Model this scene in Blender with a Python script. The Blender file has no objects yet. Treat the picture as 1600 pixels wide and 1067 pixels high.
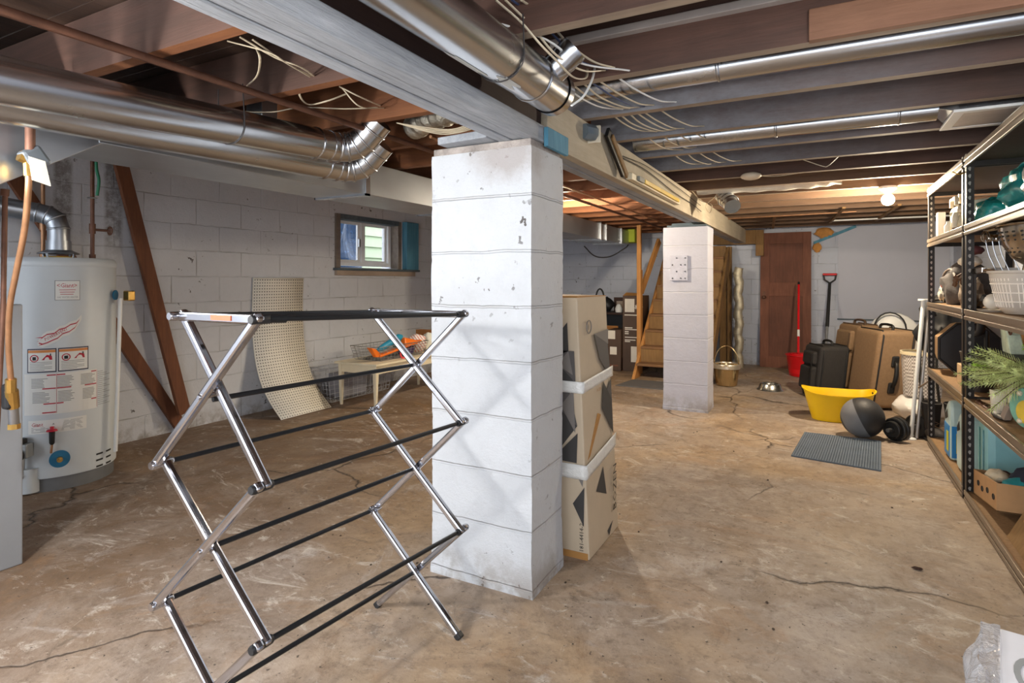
import bpy, bmesh, math, random
from mathutils import Vector, Matrix, Euler, noise
PI = math.pi
S = bpy.context.scene
C = S.collection

# ------------------------------------------------------------------ camera, world, lights, exposure
cd = bpy.data.cameras.new('camera'); cam = bpy.data.objects.new('camera', cd); C.objects.link(cam)
cd.sensor_width = 36; cd.lens = 20.61; cd.shift_y = -0.0584; cd.clip_start = 0.02
cam.location = (0, 0, 1.15); cam.rotation_euler = (PI/2, 0, math.radians(27.9))
S.camera = cam
wd = bpy.data.worlds.new('world'); S.world = wd; wd.use_nodes = True
wd.node_tree.nodes['Background'].inputs[0].default_value = (0.86, 0.92, 1.0, 1)
wd.node_tree.nodes['Background'].inputs[1].default_value = 2.3

def lamp(name, loc, power, col, radius):
    l = bpy.data.lights.new(name, 'POINT'); l.energy = power; l.color = col; l.shadow_soft_size = radius
    o = bpy.data.objects.new(name, l); C.objects.link(o); o.location = loc; return o
lamp('flash_light', (0.35, 0.35, 1.48), 20, (1.0, 0.98, 0.96), 0.12)
lamp('rear_room_light', (-2.0, -0.05, 1.55), 50, (1.0, 0.97, 0.93), 0.25)  # unseen fill added to brighten the left wall
lamp('side_flash_light', (-2.05, 0.30, 1.36), 26, (1.0, 0.97, 0.93), 0.05)
BULB_POWER = 820
S.view_settings.view_transform = 'Standard'; S.view_settings.look = 'None'
S.view_settings.exposure = 0.9; S.view_settings.gamma = 1; S.view_settings.use_curve_mapping = False
S.cycles.use_denoising = True
S.cycles.max_bounces = 8; S.cycles.diffuse_bounces = 5; S.cycles.sample_clamp_indirect = 6

# ------------------------------------------------------------------ materials
def hexc(h):
    r = [int(h[i:i+2], 16)/255 for i in (0, 2, 4)]
    return tuple(((c/12.92) if c <= .04045 else ((c+.055)/1.055)**2.4) for c in r)
class NT:
    def __init__(s, name):
        s.m = bpy.data.materials.new(name); s.m.use_nodes = True; s.t = s.m.node_tree
        s.b = s.t.nodes['Principled BSDF']; s.tc = s.n('ShaderNodeTexCoord')
    def n(s, typ, **kw):
        nd = s.t.nodes.new(typ)
        for k, v in kw.items():
            if k.startswith('i_'):
                key = k[2:]
                nd.inputs[int(key) if key.isdigit() else key.replace('_', ' ')].default_value = v
            else: setattr(nd, k, v)
        return nd
    def l(s, a, b): s.t.links.new(a, b)
    def noise(s, scale, detail=4, rough=.6, vec=None, dist=0):
        nd = s.n('ShaderNodeTexNoise'); nd.inputs['Scale'].default_value = scale; nd.inputs['Detail'].default_value = detail
        nd.inputs['Roughness'].default_value = rough; nd.inputs['Distortion'].default_value = dist
        s.l(vec or s.tc.outputs['Object'], nd.inputs['Vector']); return nd.outputs['Fac']
    def map(s, scale=(1, 1, 1), loc=(0, 0, 0), rot=(0, 0, 0)):
        nd = s.n('ShaderNodeMapping'); nd.inputs['Scale'].default_value = scale; nd.inputs['Location'].default_value = loc
        nd.inputs['Rotation'].default_value = rot
        s.l(s.tc.outputs['Object'], nd.inputs['Vector']); return nd.outputs['Vector']
    def ramp(s, fac, stops):
        nd = s.n('ShaderNodeValToRGB'); cr = nd.color_ramp
        while len(cr.elements) < len(stops): cr.elements.new(.5)
        for e, (p, c) in zip(cr.elements, stops):
            e.position = p; e.color = (*c, 1) if hasattr(c, '__len__') else (c, c, c, 1)
        s.l(fac, nd.inputs['Fac']); return nd.outputs['Color']
    def mix(s, fac, a, b, mode='MIX'):
        nd = s.n('ShaderNodeMix', data_type='RGBA', blend_type=mode)
        for sock, v in ((nd.inputs[0], fac), (nd.inputs[6], a), (nd.inputs[7], b)):
            if hasattr(v, 'is_linked') or isinstance(v, bpy.types.NodeSocket): s.l(v, sock)
            elif hasattr(v, '__len__'): sock.default_value = (*v, 1)[:4]
            else: sock.default_value = v
        return nd.outputs[2]
    def bump(s, h, strength=.3, dist=.01):
        nd = s.n('ShaderNodeBump'); nd.inputs['Strength'].default_value = strength; nd.inputs['Distance'].default_value = dist
        s.l(h, nd.inputs['Height']); s.l(nd.outputs['Normal'], s.b.inputs['Normal'])
_mats = {}
def mat(name, col, rough=.6, metal=0, var=.12, scale=6, bump=0, alpha=1, trans=0, spec=None, stretch=(1, 1, 1), coat=0):
    if name in _mats: return _mats[name]
    k = NT(name)
    if isinstance(col, str): col = hexc(col)
    vec = k.map(stretch)
    f = k.noise(scale, 5, .65, vec)
    lo = tuple(c*(1-var) for c in col); hi = tuple(min(1, c*(1+var)) for c in col)
    k.l(k.ramp(f, [(.3, lo), (.7, hi)]), k.b.inputs['Base Color'])
    k.b.inputs['Roughness'].default_value = rough; k.b.inputs['Metallic'].default_value = metal
    if spec is not None: k.b.inputs['Specular IOR Level'].default_value = spec
    if alpha < 1: k.b.inputs['Alpha'].default_value = alpha
    if trans: k.b.inputs['Transmission Weight'].default_value = trans
    if coat: k.b.inputs['Coat Weight'].default_value = coat
    if bump: k.bump(k.noise(scale*4, 4, .7, vec), bump, .01)
    _mats[name] = k.m; return k.m
def woodmat(name, c1, c2, axis='x', rough=.75, white=0, scale=1.0, bump=.35, wcol=(.45, .46, .47)):
    k = NT(name)
    if isinstance(c1, str): c1 = hexc(c1)
    if isinstance(c2, str): c2 = hexc(c2)
    st = {'x': (1.2, 14, 14), 'y': (14, 1.2, 14), 'z': (14, 14, 1.2)}[axis]
    vec = k.map(tuple(q*scale for q in st))
    g = k.noise(2.2, 6, .7, vec, .6)
    base = k.ramp(g, [(.25, c1), (.5, tuple((a+b)/2 for a, b in zip(c1, c2))), (.75, c2)])
    blot = k.noise(1.7, 4, .6)
    base = k.mix(k.ramp(blot, [(.35, .0), (.7, .55)]), base, tuple(q*.45 for q in c1))
    if white:
        w = k.noise(2.0, 7, .72, k.map((.7, 1.5, 1.6)))
        sx = k.n('ShaderNodeSeparateXYZ'); tr = k.n('ShaderNodeVectorMath', operation='ADD'); k.l(k.tc.outputs['Object'], tr.inputs[0]); tr.inputs[1].default_value = (.2, 0, 0)
        k.l(tr.outputs[0], sx.inputs[0]); mr = k.n('ShaderNodeMapRange', i_1=-.65, i_2=.55, i_3=1.0, i_4=0.0); k.l(sx.outputs['X'], mr.inputs[0])
        wf = k.mix(1.0, mr.outputs[0], k.ramp(w, [(.30, .1), (.62, 1.0)]), 'MULTIPLY')
        base = k.mix(wf, base, wcol)
    k.l(base, k.b.inputs['Base Color']); k.b.inputs['Roughness'].default_value = rough
    k.bump(g, bump, .006); _mats[name] = k.m; return k.m
def blockmat(name, axes, col, mortarcol, bw=.407, off=(0, 0), stain=.5, bump=.55, chip=.665, soot=None):
    """painted concrete block: courses 0.203 m high; axes picks the wall plane"""
    k = NT(name)
    sp = k.n('ShaderNodeSeparateXYZ'); k.l(k.tc.outputs['Object'], sp.inputs[0])
    cb = k.n('ShaderNodeCombineXYZ')
    wob = k.noise(5, 3, .6)
    def addn(a, amt, o):
        m = k.n('ShaderNodeMath', operation='MULTIPLY_ADD'); k.l(wob, m.inputs[0]); m.inputs[1].default_value = amt; k.l(a, m.inputs[2])
        m2 = k.n('ShaderNodeMath', operation='ADD'); k.l(m.outputs[0], m2.inputs[0]); m2.inputs[1].default_value = o; return m2.outputs[0]
    k.l(addn(sp.outputs[axes[0]], .012, off[0]), cb.inputs[0]); k.l(addn(sp.outputs['Z'], .022, off[1]), cb.inputs[1])
    br = k.n('ShaderNodeTexBrick', offset=.5, squash=1); br.inputs['Scale'].default_value = 1
    br.inputs['Brick Width'].default_value = bw; br.inputs['Row Height'].default_value = .2055
    br.inputs['Mortar Size'].default_value = .006; br.inputs['Mortar Smooth'].default_value = .6
    br.inputs['Color1'].default_value = (1, 1, 1, 1); br.inputs['Color2'].default_value = (.93, .93, .93, 1); br.inputs['Mortar'].default_value = (.5, .5, .5, 1)
    k.l(cb.outputs[0], br.inputs['Vector'])
    base = k.mix(k.ramp(k.noise(1.1, 5, .6), [(.3, 0), (.75, 1)]), col, tuple(c*.86 for c in col))
    base = k.mix(k.ramp(k.noise(14, 4, .7), [(.5, 0), (.8, .5)]), base, tuple(c*.8 for c in col))
    base = k.mix(1.0, base, br.outputs['Color'], 'MULTIPLY') if False else base
    mf = k.mix(1.0, br.outputs['Fac'], k.ramp(k.noise(3.2, 3, .6), [(.46, .0), (.70, .75)]), 'MULTIPLY')
    base = k.mix(mf, base, mortarcol)
    # chips and stains
    ch = k.ramp(k.noise(26, 3, .55), [(chip, 0), (chip+.03, 1)])
    ch = k.mix(1.0, ch, k.ramp(k.noise(2.1, 2, .5), [(.5, 0), (.62, 1)]), 'MULTIPLY')
    base = k.mix(ch, base, (.09, .08, .075))
    base = k.mix(k.ramp(k.noise(.8, 5, .7, k.map((1, 1, .35))), [(.62, 0), (.8, stain)]), base, (.27, .25, .23))
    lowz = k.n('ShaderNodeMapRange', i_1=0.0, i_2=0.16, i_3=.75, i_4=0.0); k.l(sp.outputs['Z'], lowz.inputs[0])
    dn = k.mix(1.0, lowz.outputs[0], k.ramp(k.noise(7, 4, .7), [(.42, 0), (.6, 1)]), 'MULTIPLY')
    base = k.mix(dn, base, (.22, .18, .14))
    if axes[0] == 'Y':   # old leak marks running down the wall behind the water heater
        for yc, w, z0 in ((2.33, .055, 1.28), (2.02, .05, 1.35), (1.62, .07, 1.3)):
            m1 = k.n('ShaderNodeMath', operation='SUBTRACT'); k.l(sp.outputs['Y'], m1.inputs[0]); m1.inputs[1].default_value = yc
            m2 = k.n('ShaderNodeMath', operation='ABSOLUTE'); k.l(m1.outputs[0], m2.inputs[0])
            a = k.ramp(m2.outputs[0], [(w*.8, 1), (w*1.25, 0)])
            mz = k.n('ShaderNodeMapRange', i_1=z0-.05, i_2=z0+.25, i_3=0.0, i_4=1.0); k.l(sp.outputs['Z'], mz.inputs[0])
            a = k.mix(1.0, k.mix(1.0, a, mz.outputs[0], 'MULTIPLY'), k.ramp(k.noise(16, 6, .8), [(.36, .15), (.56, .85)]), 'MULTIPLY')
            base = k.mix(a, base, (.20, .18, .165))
    if soot:             # grimy smear round one spot
        vd = k.n('ShaderNodeVectorMath', operation='DISTANCE'); k.l(k.map((1, 1, 1.7), (0, 0, 0)), vd.inputs[0]); vd.inputs[1].default_value = (soot[0], soot[1], soot[2]*1.7)
        nz0 = k.n('ShaderNodeMath', operation='MULTIPLY_ADD'); k.l(k.noise(9, 6, .75), nz0.inputs[0]); nz0.inputs[1].default_value = .22; k.l(vd.outputs['Value'], nz0.inputs[2])
        base = k.mix(k.ramp(nz0.outputs[0], [(.19, .75), (.30, 0)]), base, (.33, .29, .27))
    k.l(base, k.b.inputs['Base Color']); k.b.inputs['Roughness'].default_value = .62
    h = k.mix(.5, br.outputs['Fac'], k.noise(40, 5, .75), 'SUBTRACT')
    h2 = k.n('ShaderNodeMath', operation='MULTIPLY_ADD'); k.l(br.outputs['Fac'], h2.inputs[0]); h2.inputs[1].default_value = -1.0
    nz = k.n('ShaderNodeMath', operation='MULTIPLY'); k.l(k.noise(45, 5, .8), nz.inputs[0]); nz.inputs[1].default_value = .55
    k.l(nz.outputs[0], h2.inputs[2])
    k.bump(h2.outputs[0], bump, .012); return k.m
def floormat():
    k = NT('worn concrete')
    big = k.noise(.6, 5, .6, dist=.6)
    tan = k.mix(k.ramp(k.noise(1.9, 9, .75, dist=1.4), [(.36, 0), (.64, 1)]), hexc('B9A082'), hexc('8E755A'))
    grey = k.mix(k.ramp(k.noise(2.6, 9, .78, dist=1.2), [(.38, 0), (.64, 1)]), hexc('AEA094'), hexc('857669'))
    sp = k.n('ShaderNodeSeparateXYZ'); k.l(k.tc.outputs['Object'], sp.inputs[0])
    base = k.mix(k.ramp(big, [(.40, 0), (.58, 1)]), tan, grey)
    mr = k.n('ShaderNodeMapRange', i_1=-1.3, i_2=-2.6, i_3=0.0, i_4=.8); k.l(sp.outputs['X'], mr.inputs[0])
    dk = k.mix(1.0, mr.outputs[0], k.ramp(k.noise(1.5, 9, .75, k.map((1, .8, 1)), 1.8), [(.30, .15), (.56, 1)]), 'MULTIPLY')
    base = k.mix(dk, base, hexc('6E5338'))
    base = k.mix(k.ramp(k.noise(2.7, 9, .78, k.map((1, 1.7, 1)), 2.2), [(.56, 0), (.66, .75)]), base, hexc('D2C8BC'))
    base = k.mix(k.ramp(k.noise(1.1, 9, .75, k.map((1, 1, 1), (5, 2, 0)), 2.6), [(.58, 0), (.68, .6)]), base, hexc('C4BCB6'))
    base = k.mix(k.ramp(k.noise(1.8, 9, .8, k.map((1, 1, 1), (3, 9, 0)), 1.6), [(.56, 0), (.70, .8)]), base, hexc('75573A'))
    base = k.mix(k.ramp(k.noise(4.2, 8, .8, k.map((1, 1.4, 1), (7, 1, 0)), 1.0), [(.58, 0), (.66, .6)]), base, hexc('5F5347'))
    base = k.mix(k.ramp(k.noise(18, 6, .8), [(.50, 0), (.66, .6)]), base, hexc('6A594A'))
    base = k.mix(k.ramp(k.noise(9, 8, .8, k.map((1, 1, 1), (2, 2, 0)), .5), [(.60, 0), (.68, .7)]), base, hexc('D8CEC0'))
    base = k.mix(k.ramp(k.noise(1.4, 8, .75, k.map((1, 1, 1), (11, 4, 0)), 2.0), [(.55, 0), (.68, .35)]), base, hexc('A88058'))
    base = k.mix(k.ramp(k.noise(48, 3, .6), [(.66, 0), (.70, .85)]), base, hexc('33291F'))
    # cracks
    dv = k.n('ShaderNodeVectorMath', operation='MULTIPLY_ADD'); ns = k.n('ShaderNodeTexNoise'); ns.inputs['Scale'].default_value = 2.2; ns.inputs['Detail'].default_value = 6
    k.l(k.tc.outputs['Object'], ns.inputs['Vector']); k.l(ns.outputs['Color'], dv.inputs[0]); dv.inputs[1].default_value = (.5, .5, 0); k.l(k.tc.outputs['Object'], dv.inputs[2])
    vo = k.n('ShaderNodeTexVoronoi', feature='DISTANCE_TO_EDGE'); vo.inputs['Scale'].default_value = .62; k.l(dv.outputs[0], vo.inputs['Vector'])
    cr = k.ramp(vo.outputs['Distance'], [(.0, 1), (.006, 0)])
    gate = k.ramp(k.noise(.9, 2, .5, k.map((1, 1, 1), (1.3, .2, 0))), [(.46, 0), (.55, 1)])
    cr = k.mix(1.0, cr, gate, 'MULTIPLY')
    base = k.mix(cr, base, hexc('3B2E22'))
    k.l(base, k.b.inputs['Base Color'])
    rr = k.ramp(k.noise(2, 5, .6), [(.3, .45), (.7, .8)]); k.l(rr, k.b.inputs['Roughness'])
    inv = k.n('ShaderNodeMath', operation='MULTIPLY_ADD'); k.l(cr, inv.inputs[0]); inv.inputs[1].default_value = -1.0; k.l(k.noise(9, 7, .7), inv.inputs[2])
    k.bump(inv.outputs[0], .55, .012); return k.m
def metalmat(name, col, rough=.25, aniso=None, smudge=.35):
    k = NT(name)
    if isinstance(col, str): col = hexc(col)
    f = k.noise(4, 6, .7, k.map((1, .3, 1)), .6)
    k.l(k.mix(k.ramp(f, [(.45, 0), (.75, smudge)]), col, tuple(c*.7 for c in col)), k.b.inputs['Base Color'])
    k.b.inputs['Metallic'].default_value = 1
    k.l(k.ramp(k.noise(3, 4, .6), [(.3, rough*.85), (.7, min(1, rough*1.3))]), k.b.inputs['Roughness'])
    k.bump(k.noise(1.6, 2, .4), .10, .02)
    _mats[name] = k.m; return k.m
def glow(name, col, strength):
    k = NT(name); k.b.inputs['Base Color'].default_value = (*col, 1)
    k.b.inputs['Emission Color'].default_value = (*col, 1); k.b.inputs['Emission Strength'].default_value = strength; return k.m

M_floor = floormat()
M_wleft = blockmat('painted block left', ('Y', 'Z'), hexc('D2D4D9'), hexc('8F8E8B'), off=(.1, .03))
M_wback = blockmat('painted block back', ('X', 'Z'), hexc('C0C6D4'), hexc('8C8F96'), off=(.05, .04), stain=.25)
M_colm = blockmat('painted block column', ('X', 'Z'), hexc('C6C9CD'), hexc('B4B3B1'), bw=9, off=(.3, .165), stain=.1, chip=.66, bump=.7, soot=(.12, -.14, 1.62))
M_colm2 = blockmat('painted block column far', ('X', 'Z'), hexc('BEBFCB'), hexc('D8D8DC'), bw=9, off=(.3, .165), stain=.05, chip=.74)
M_joist = woodmat('dark joist wood', '4A362D', '68493D', 'x', white=.0)
M_joistw = woodmat('whitewashed joist wood', '4A3830', '664C42', 'x', white=.30, wcol=(.30, .32, .35))
M_joistbot = woodmat('sawn joist underside', '8B7A6A', 'B09C86', 'x')
M_joisto = woodmat('reddish joist wood', '6E4128', '9A6238', 'x')
M_deck = woodmat('old subfloor boards', '3A2A22', '5A4030', 'y')
M_beamg = woodmat('grey painted beam wood', '9AA0A8', 'C4C8CE', 'y', white=.0, bump=1.0, scale=2.2)
M_beamc = woodmat('cream painted beam wood', 'B5A78F', 'CFC4AE', 'y', bump=.5)
M_beamd = woodmat('dark beam wood', '3A2925', '4B362F', 'y')
M_galv = metalmat('galvanised sheet', 'C9CCD0', .22)
M_galvd = metalmat('dull galvanised sheet', 'B4B9BF', .38)
M_chrome = mat('chrome', 'BDBDC2', .14, 1, .03)
M_iron = mat('rusty brown pipe', '6E4C3C', .55, .4, .3, 12)
M_copper = mat('copper', 'B08462', .38, .6, .2, 14)
M_brass = mat('brass', 'C9A15A', .3, .9, .2, 14)
M_black = mat('matte black plastic', '1C1C1E', .5, 0, .2)
M_white = mat('white plastic', 'E8E8E4', .4, 0, .04)
M_blue = woodmat('blue painted wood', '3F7E9B', '6AA6BD', 'z')
M_bluegrey = woodmat('blue grey painted wood', '4A565E', '68767E', 'x')
M_brown = woodmat('reddish brown brace wood', '5E3622', '8A5534', 'z')
M_pine = woodmat('new pine wood', 'B57A3C', 'CF9758', 'z', bump=.2)
M_oldpine = woodmat('old pine wood', '7A5A34', '9C7848', 'z', bump=.3)
M_wire = mat('cream cable sheath', 'CFC2A8', .5, 0, .15)
M_wired = mat('black cable sheath', '2A2626', .5, 0, .1)
M_wireb = mat('blue cable sheath', '3F4C6E', .5, 0, .1)

# ------------------------------------------------------------------ mesh helpers
class MB:
    def __init__(s): s.v = []; s.f = []; s.m = []; s.mi = 0
    def add(s, vs, fs):
        b = len(s.v); s.v += [Vector(p) for p in vs]; s.f += [tuple(b+i for i in f) for f in fs]; s.m += [s.mi]*len(fs); return s
    def box(s, x0, x1, y0, y1, z0, z1):
        return s.add([(x0,y0,z0),(x1,y0,z0),(x1,y1,z0),(x0,y1,z0),(x0,y0,z1),(x1,y0,z1),(x1,y1,z1),(x0,y1,z1)],
                     [(3,2,1,0),(4,5,6,7),(0,1,5,4),(1,2,6,5),(2,3,7,6),(3,0,4,7)])
    def hexa(s, a, b):   # two quads, bottom & top
        return s.add(list(a)+list(b), [(3,2,1,0),(4,5,6,7),(0,1,5,4),(1,2,6,5),(2,3,7,6),(3,0,4,7)])
    def bar(s, p, q, w, h, up=(0, 0, 1)):
        p, q, up = Vector(p), Vector(q), Vector(up); d = (q-p).normalized()
        sd = d.cross(up); sd = (sd if sd.length > 1e-4 else d.cross(Vector((1, 0, 0)))).normalized(); u = sd.cross(d).normalized()
        r = [(-w/2, -h/2), (w/2, -h/2), (w/2, h/2), (-w/2, h/2)]
        return s.hexa([p+sd*a+u*b for a, b in r], [q+sd*a+u*b for a, b in r])
    def tube(s, pts, r, n=10, closed=False, caps=True, flat=1.0):
        pts = [Vector(p) for p in pts]; N = len(pts); rs = r if hasattr(r, '__len__') else [r]*N
        rings = []; prev = None
        for i, p in enumerate(pts):
            a = pts[(i-1) % N] if (i > 0 or closed) else p; b = pts[(i+1) % N] if (i < N-1 or closed) else p
            d = (b-a).normalized() if (b-a).length > 1e-9 else Vector((0, 0, 1))
            if prev is None:
                u = d.cross(Vector((0, 0, 1)));
                if u.length < 1e-3: u = d.cross(Vector((1, 0, 0)))
            else: u = prev - d*prev.dot(d)
            u.normalize(); prev = u; w = d.cross(u)
            rings.append([p + (u*math.cos(2*PI*j/n) + w*math.sin(2*PI*j/n)*flat)*rs[i] for j in range(n)])
        vs = [q for ring in rings for q in ring]; fs = []
        for i in range(N if closed else N-1):
            k = (i+1) % N
            for j in range(n): fs.append((i*n+j, i*n+(j+1) % n, k*n+(j+1) % n, k*n+j))
        if caps and not closed: fs += [tuple(range(n))[::-1], tuple((N-1)*n+j for j in range(n))]
        return s.add(vs, fs)
    def lathe(s, prof, c=(0, 0, 0), n=32, axis=(0, 0, 1), a0=0, a1=2*PI, sx=1.0, sy=1.0):
        c = Vector(c); ax = Vector(axis).normalized(); q = Vector((0, 0, 1)).rotation_difference(ax)
        full = abs(a1-a0-2*PI) < 1e-6; cols = n if full else n+1; vs = []; fs = []
        for r, z in prof:
            for j in range(cols):
                t = a0+(a1-a0)*j/n; vs.append(c + q @ Vector((r*math.cos(t)*sx, r*math.sin(t)*sy, z)))
        for i in range(len(prof)-1):
            for j in range(n):
                k = (j+1) % cols; fs.append((i*cols+j, i*cols+k, (i+1)*cols+k, (i+1)*cols+j))
        return s.add(vs, fs)
    def grid(s, fn, nu, nv):
        vs = [fn(i/nu, j/nv) for j in range(nv+1) for i in range(nu+1)]
        return s.add(vs, [(j*(nu+1)+i, j*(nu+1)+i+1, (j+1)*(nu+1)+i+1, (j+1)*(nu+1)+i) for j in range(nv) for i in range(nu)])
    def prism(s, poly, d, off=(0, 0, 0)):   # poly: 3d points (planar), extruded by vector d
        n = len(poly); p = [Vector(q)+Vector(off) for q in poly]; d = Vector(d)
        return s.add(p+[q+d for q in p], [tuple(range(n))[::-1], tuple(range(n, 2*n))]+[(i, (i+1) % n, n+(i+1) % n, n+i) for i in range(n)])
    def ball(s, c, r, n=16, sz=None, jit=0, seed=0):
        sz = sz or (1, 1, 1); c = Vector(c); rows = n//2; vs = []; fs = []
        for i in range(rows+1):
            a = PI*i/rows
            for j in range(n):
                t = 2*PI*j/n; p = Vector((math.sin(a)*math.cos(t), math.sin(a)*math.sin(t), math.cos(a)))
                k = 1 + (jit*noise.noise(p*2.3+Vector((seed, 0, 0))) if jit else 0)
                vs.append(c + Vector((p.x*sz[0], p.y*sz[1], p.z*sz[2]))*r*k)
        for i in range(rows):
            for j in range(n): fs.append((i*n+j, (i+1)*n+j, (i+1)*n+(j+1) % n, i*n+(j+1) % n))
        return s.add(vs, fs)
    def xf(s, M):
        s.v = [M @ p for p in s.v]; return s
    def text(s, txt, size, M, thick=0.0004):
        cu = bpy.data.curves.new('t', 'FONT'); cu.body = txt; cu.size = size; cu.resolution_u = 1
        o = bpy.data.objects.new('t', cu); C.objects.link(o); dg = bpy.context.evaluated_depsgraph_get(); me = o.evaluated_get(dg).to_mesh()
        s.add([M @ (v.co + Vector((0, 0, thick))) for v in me.vertices], [tuple(p.vertices) for p in me.polygons])
        bpy.data.objects.remove(o); bpy.data.curves.remove(cu); return s
    def mesh(s, name, mats, smooth=None, weld=False):
        me = bpy.data.meshes.new(name); me.from_pydata([tuple(p) for p in s.v], [], s.f)
        for m in (mats if isinstance(mats, (list, tuple)) else [mats]): me.materials.append(m)
        me.polygons.foreach_set('material_index', s.m)
        bm = bmesh.new(); bm.from_mesh(me)
        bmesh.ops.remove_doubles(bm, verts=bm.verts, dist=1e-5)
        bmesh.ops.recalc_face_normals(bm, faces=bm.faces); bm.to_mesh(me); bm.free()
        if smooth:
            me.polygons.foreach_set('use_smooth', [True]*len(me.polygons)); me.set_sharp_from_angle(angle=math.radians(smooth))
        me.update(); return me
def shift(mb, loc):
    l = Vector(loc); mb.v = [p-l for p in mb.v]; return mb
def put(name, mb, mats, parent=None, smooth=None, bevel=0, world=False, label=None, loc=None, thick=0, sub=0):
    """one mesh object; world=True: the mesh is in room coordinates and the parent sits at parent.location"""
    if world:
        p = parent; off = Vector((0, 0, 0))
        while p is not None: off += p.location; p = p.parent
        mb = shift(mb, off)
    o = bpy.data.objects.new(name, mb.mesh(name, mats, smooth)); C.objects.link(o)
    if parent is not None: o.parent = parent
    if loc: o.location = loc
    if bevel:
        b = o.modifiers.new('edge', 'BEVEL'); b.width = bevel; b.segments = 2; b.limit_method = 'ANGLE'; b.angle_limit = .7
    if sub: sb = o.modifiers.new('sub', 'SUBSURF'); sb.levels = sub; sb.render_levels = sub
    if thick: so = o.modifiers.new('thick', 'SOLIDIFY'); so.thickness = thick; so.offset = 0
    if label: o['label'] = label
    return o
def tag(o, label=None, cat=None, group=None, kind=None):
    if label: o['label'] = label
    if cat: o['category'] = cat; o['kind'] = 'thing'
    if group: o['group'] = group
    if kind: o['kind'] = kind
    return o
def thing(name, label, cat, loc=(0, 0, 0), group=None, rz=0):
    o = bpy.data.objects.new(name, None); C.objects.link(o); o.location = loc; o.rotation_euler = (0, 0, rz); o.empty_display_size = .05
    bpy.context.view_layer.update()
    return tag(o, label, cat, group)
def solo(name, mb, mats, label, cat, group=None, origin=None, **kw):
    """a thing that is one mesh, given in room coordinates; its origin goes to the mesh's base"""
    if origin is None:
        xs = [p.x for p in mb.v]; ys = [p.y for p in mb.v]; zs = [p.z for p in mb.v]
        origin = ((min(xs)+max(xs))/2, (min(ys)+max(ys))/2, min(zs))
    shift(mb, origin); o = put(name, mb, mats, **kw); o.location = origin
    return tag(o, label, cat, group)
def struct(name, mb, mats, **kw):
    o = put(name, mb, mats, **kw); o['kind'] = 'structure'; o['label'] = kw.get('label') or name.replace('_', ' '); return o
def curve(pts, n=8):
    """Catmull-Rom through the points"""
    P = [Vector(p) for p in pts]; P = [P[0]*2-P[1]]+P+[P[-1]*2-P[-2]]; out = []
    for i in range(1, len(P)-2):
        a, b, c, d = P[i-1:i+3]
        for j in range(n):
            t = j/n; out.append(.5*((2*b)+(c-a)*t+(2*a-5*b+4*c-d)*t*t+(3*b-a-3*c+d)*t**3))
    out.append(P[-2]); return out
def MT(loc, rx=0, ry=0, rz=0): return Matrix.Translation(loc) @ Euler((rx, ry, rz)).to_matrix().to_4x4()

# ------------------------------------------------------------------ room shell
rnd = random.Random(4)
mb = MB().grid(lambda u, v: (-4.6+6.2*u, -1.8+10.8*v, 0), 8, 8); struct('floor', mb, M_floor, label='worn stained concrete basement floor with cracks')
ZC = 2.05
WX = -4.4
mb = MB(); WY0, WY1, WZ0, WZ1 = 4.50, 5.46, 1.30, 1.85
mb.box(WX-.25, WX, -1.8, WY0, 0, ZC); mb.box(WX-.25, WX, WY1, 9.0, 0, ZC); mb.box(WX-.25, WX, WY0, WY1, 0, WZ0); mb.box(WX-.25, WX, WY0, WY1, WZ1, ZC)
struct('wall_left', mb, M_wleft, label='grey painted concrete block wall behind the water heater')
struct('wall_back', MB().box(-4.4, 1.65, 8.75, 9.0, 0, ZC), M_wback, label='pale blue painted concrete block wall at the far end')
struct('wall_right', MB().box(1.4, 1.65, -1.8, 8.75, 0, ZC), M_wback, label='painted block wall behind the steel shelving')
mb = MB()
yy = -1.8; M_deck2 = M_deck
for i in range(71):
    mb.box(-4.4, 1.4, yy+.002, yy+.146, ZC, ZC+.02+.004*(i % 2)); yy += .149
struct('ceiling', mb, M_deck, label='dark subfloor boards above the joists')

# joists: rest on the beam, one set on each side
BX0, BX1 = -1.07, -0.92
names = ['first', 'second', 'third', 'fourth', 'fifth', 'sixth', 'seventh', 'eighth', 'ninth', 'tenth', 'eleventh', 'twelfth', 'thirteenth', 'fourteenth', 'fifteenth', 'sixteenth', 'seventeenth']
ZJ = 1.857
k = 0
for i in range(-1, 16):
    y = 1.53+.455*i
    if i == 15: y = 8.40
    ya, yb = y-.045, y
    mr = MB(); mr.mi = 0; mr.box(BX0+.02, 1.4, ya, yb, ZJ, ZC-.005)
    for q in range(len(mr.f)): mr.m[q] = 1 if q == 0 else 0
    side = M_joistw if i in (2, 3, 4, 5) else M_joist
    if i > 6: side = M_oldjo if 'M_oldjo' in globals() else woodmat('lit brown joist wood', '5E4634', '7E6046', 'x'); M_oldjo = side  # far joists: lighter copy of the joist wood, bulb light in its colour
    solo('ceiling_joist', mr, [side, M_joistbot], f'{names[k]} dark floor joist from the camera, running from the beam over the shelving side', 'joist', 'floor joists over the shelving side')
    ml = MB(); y_a, y_b = ya+.046, yb+.046
    ml.prism([(BX0+.02, y_a, ZJ), (BX0+.02, y_a, ZC-.005), (-4.4, y_a, ZC-.005), (-4.4, y_a, 1.985), (-3.15, y_a, 1.975), (-3.05, y_a, ZJ)], (0, y_b-y_a, 0))
    ml.m[-1] = 1
    solo('ceiling_joist', ml, [M_joist if i < 1 else M_joisto, M_joisto], f'{names[k]} reddish brown floor joist from the camera, running from the beam over the ducts', 'joist', 'floor joists over the duct side')
    k += 1

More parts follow.
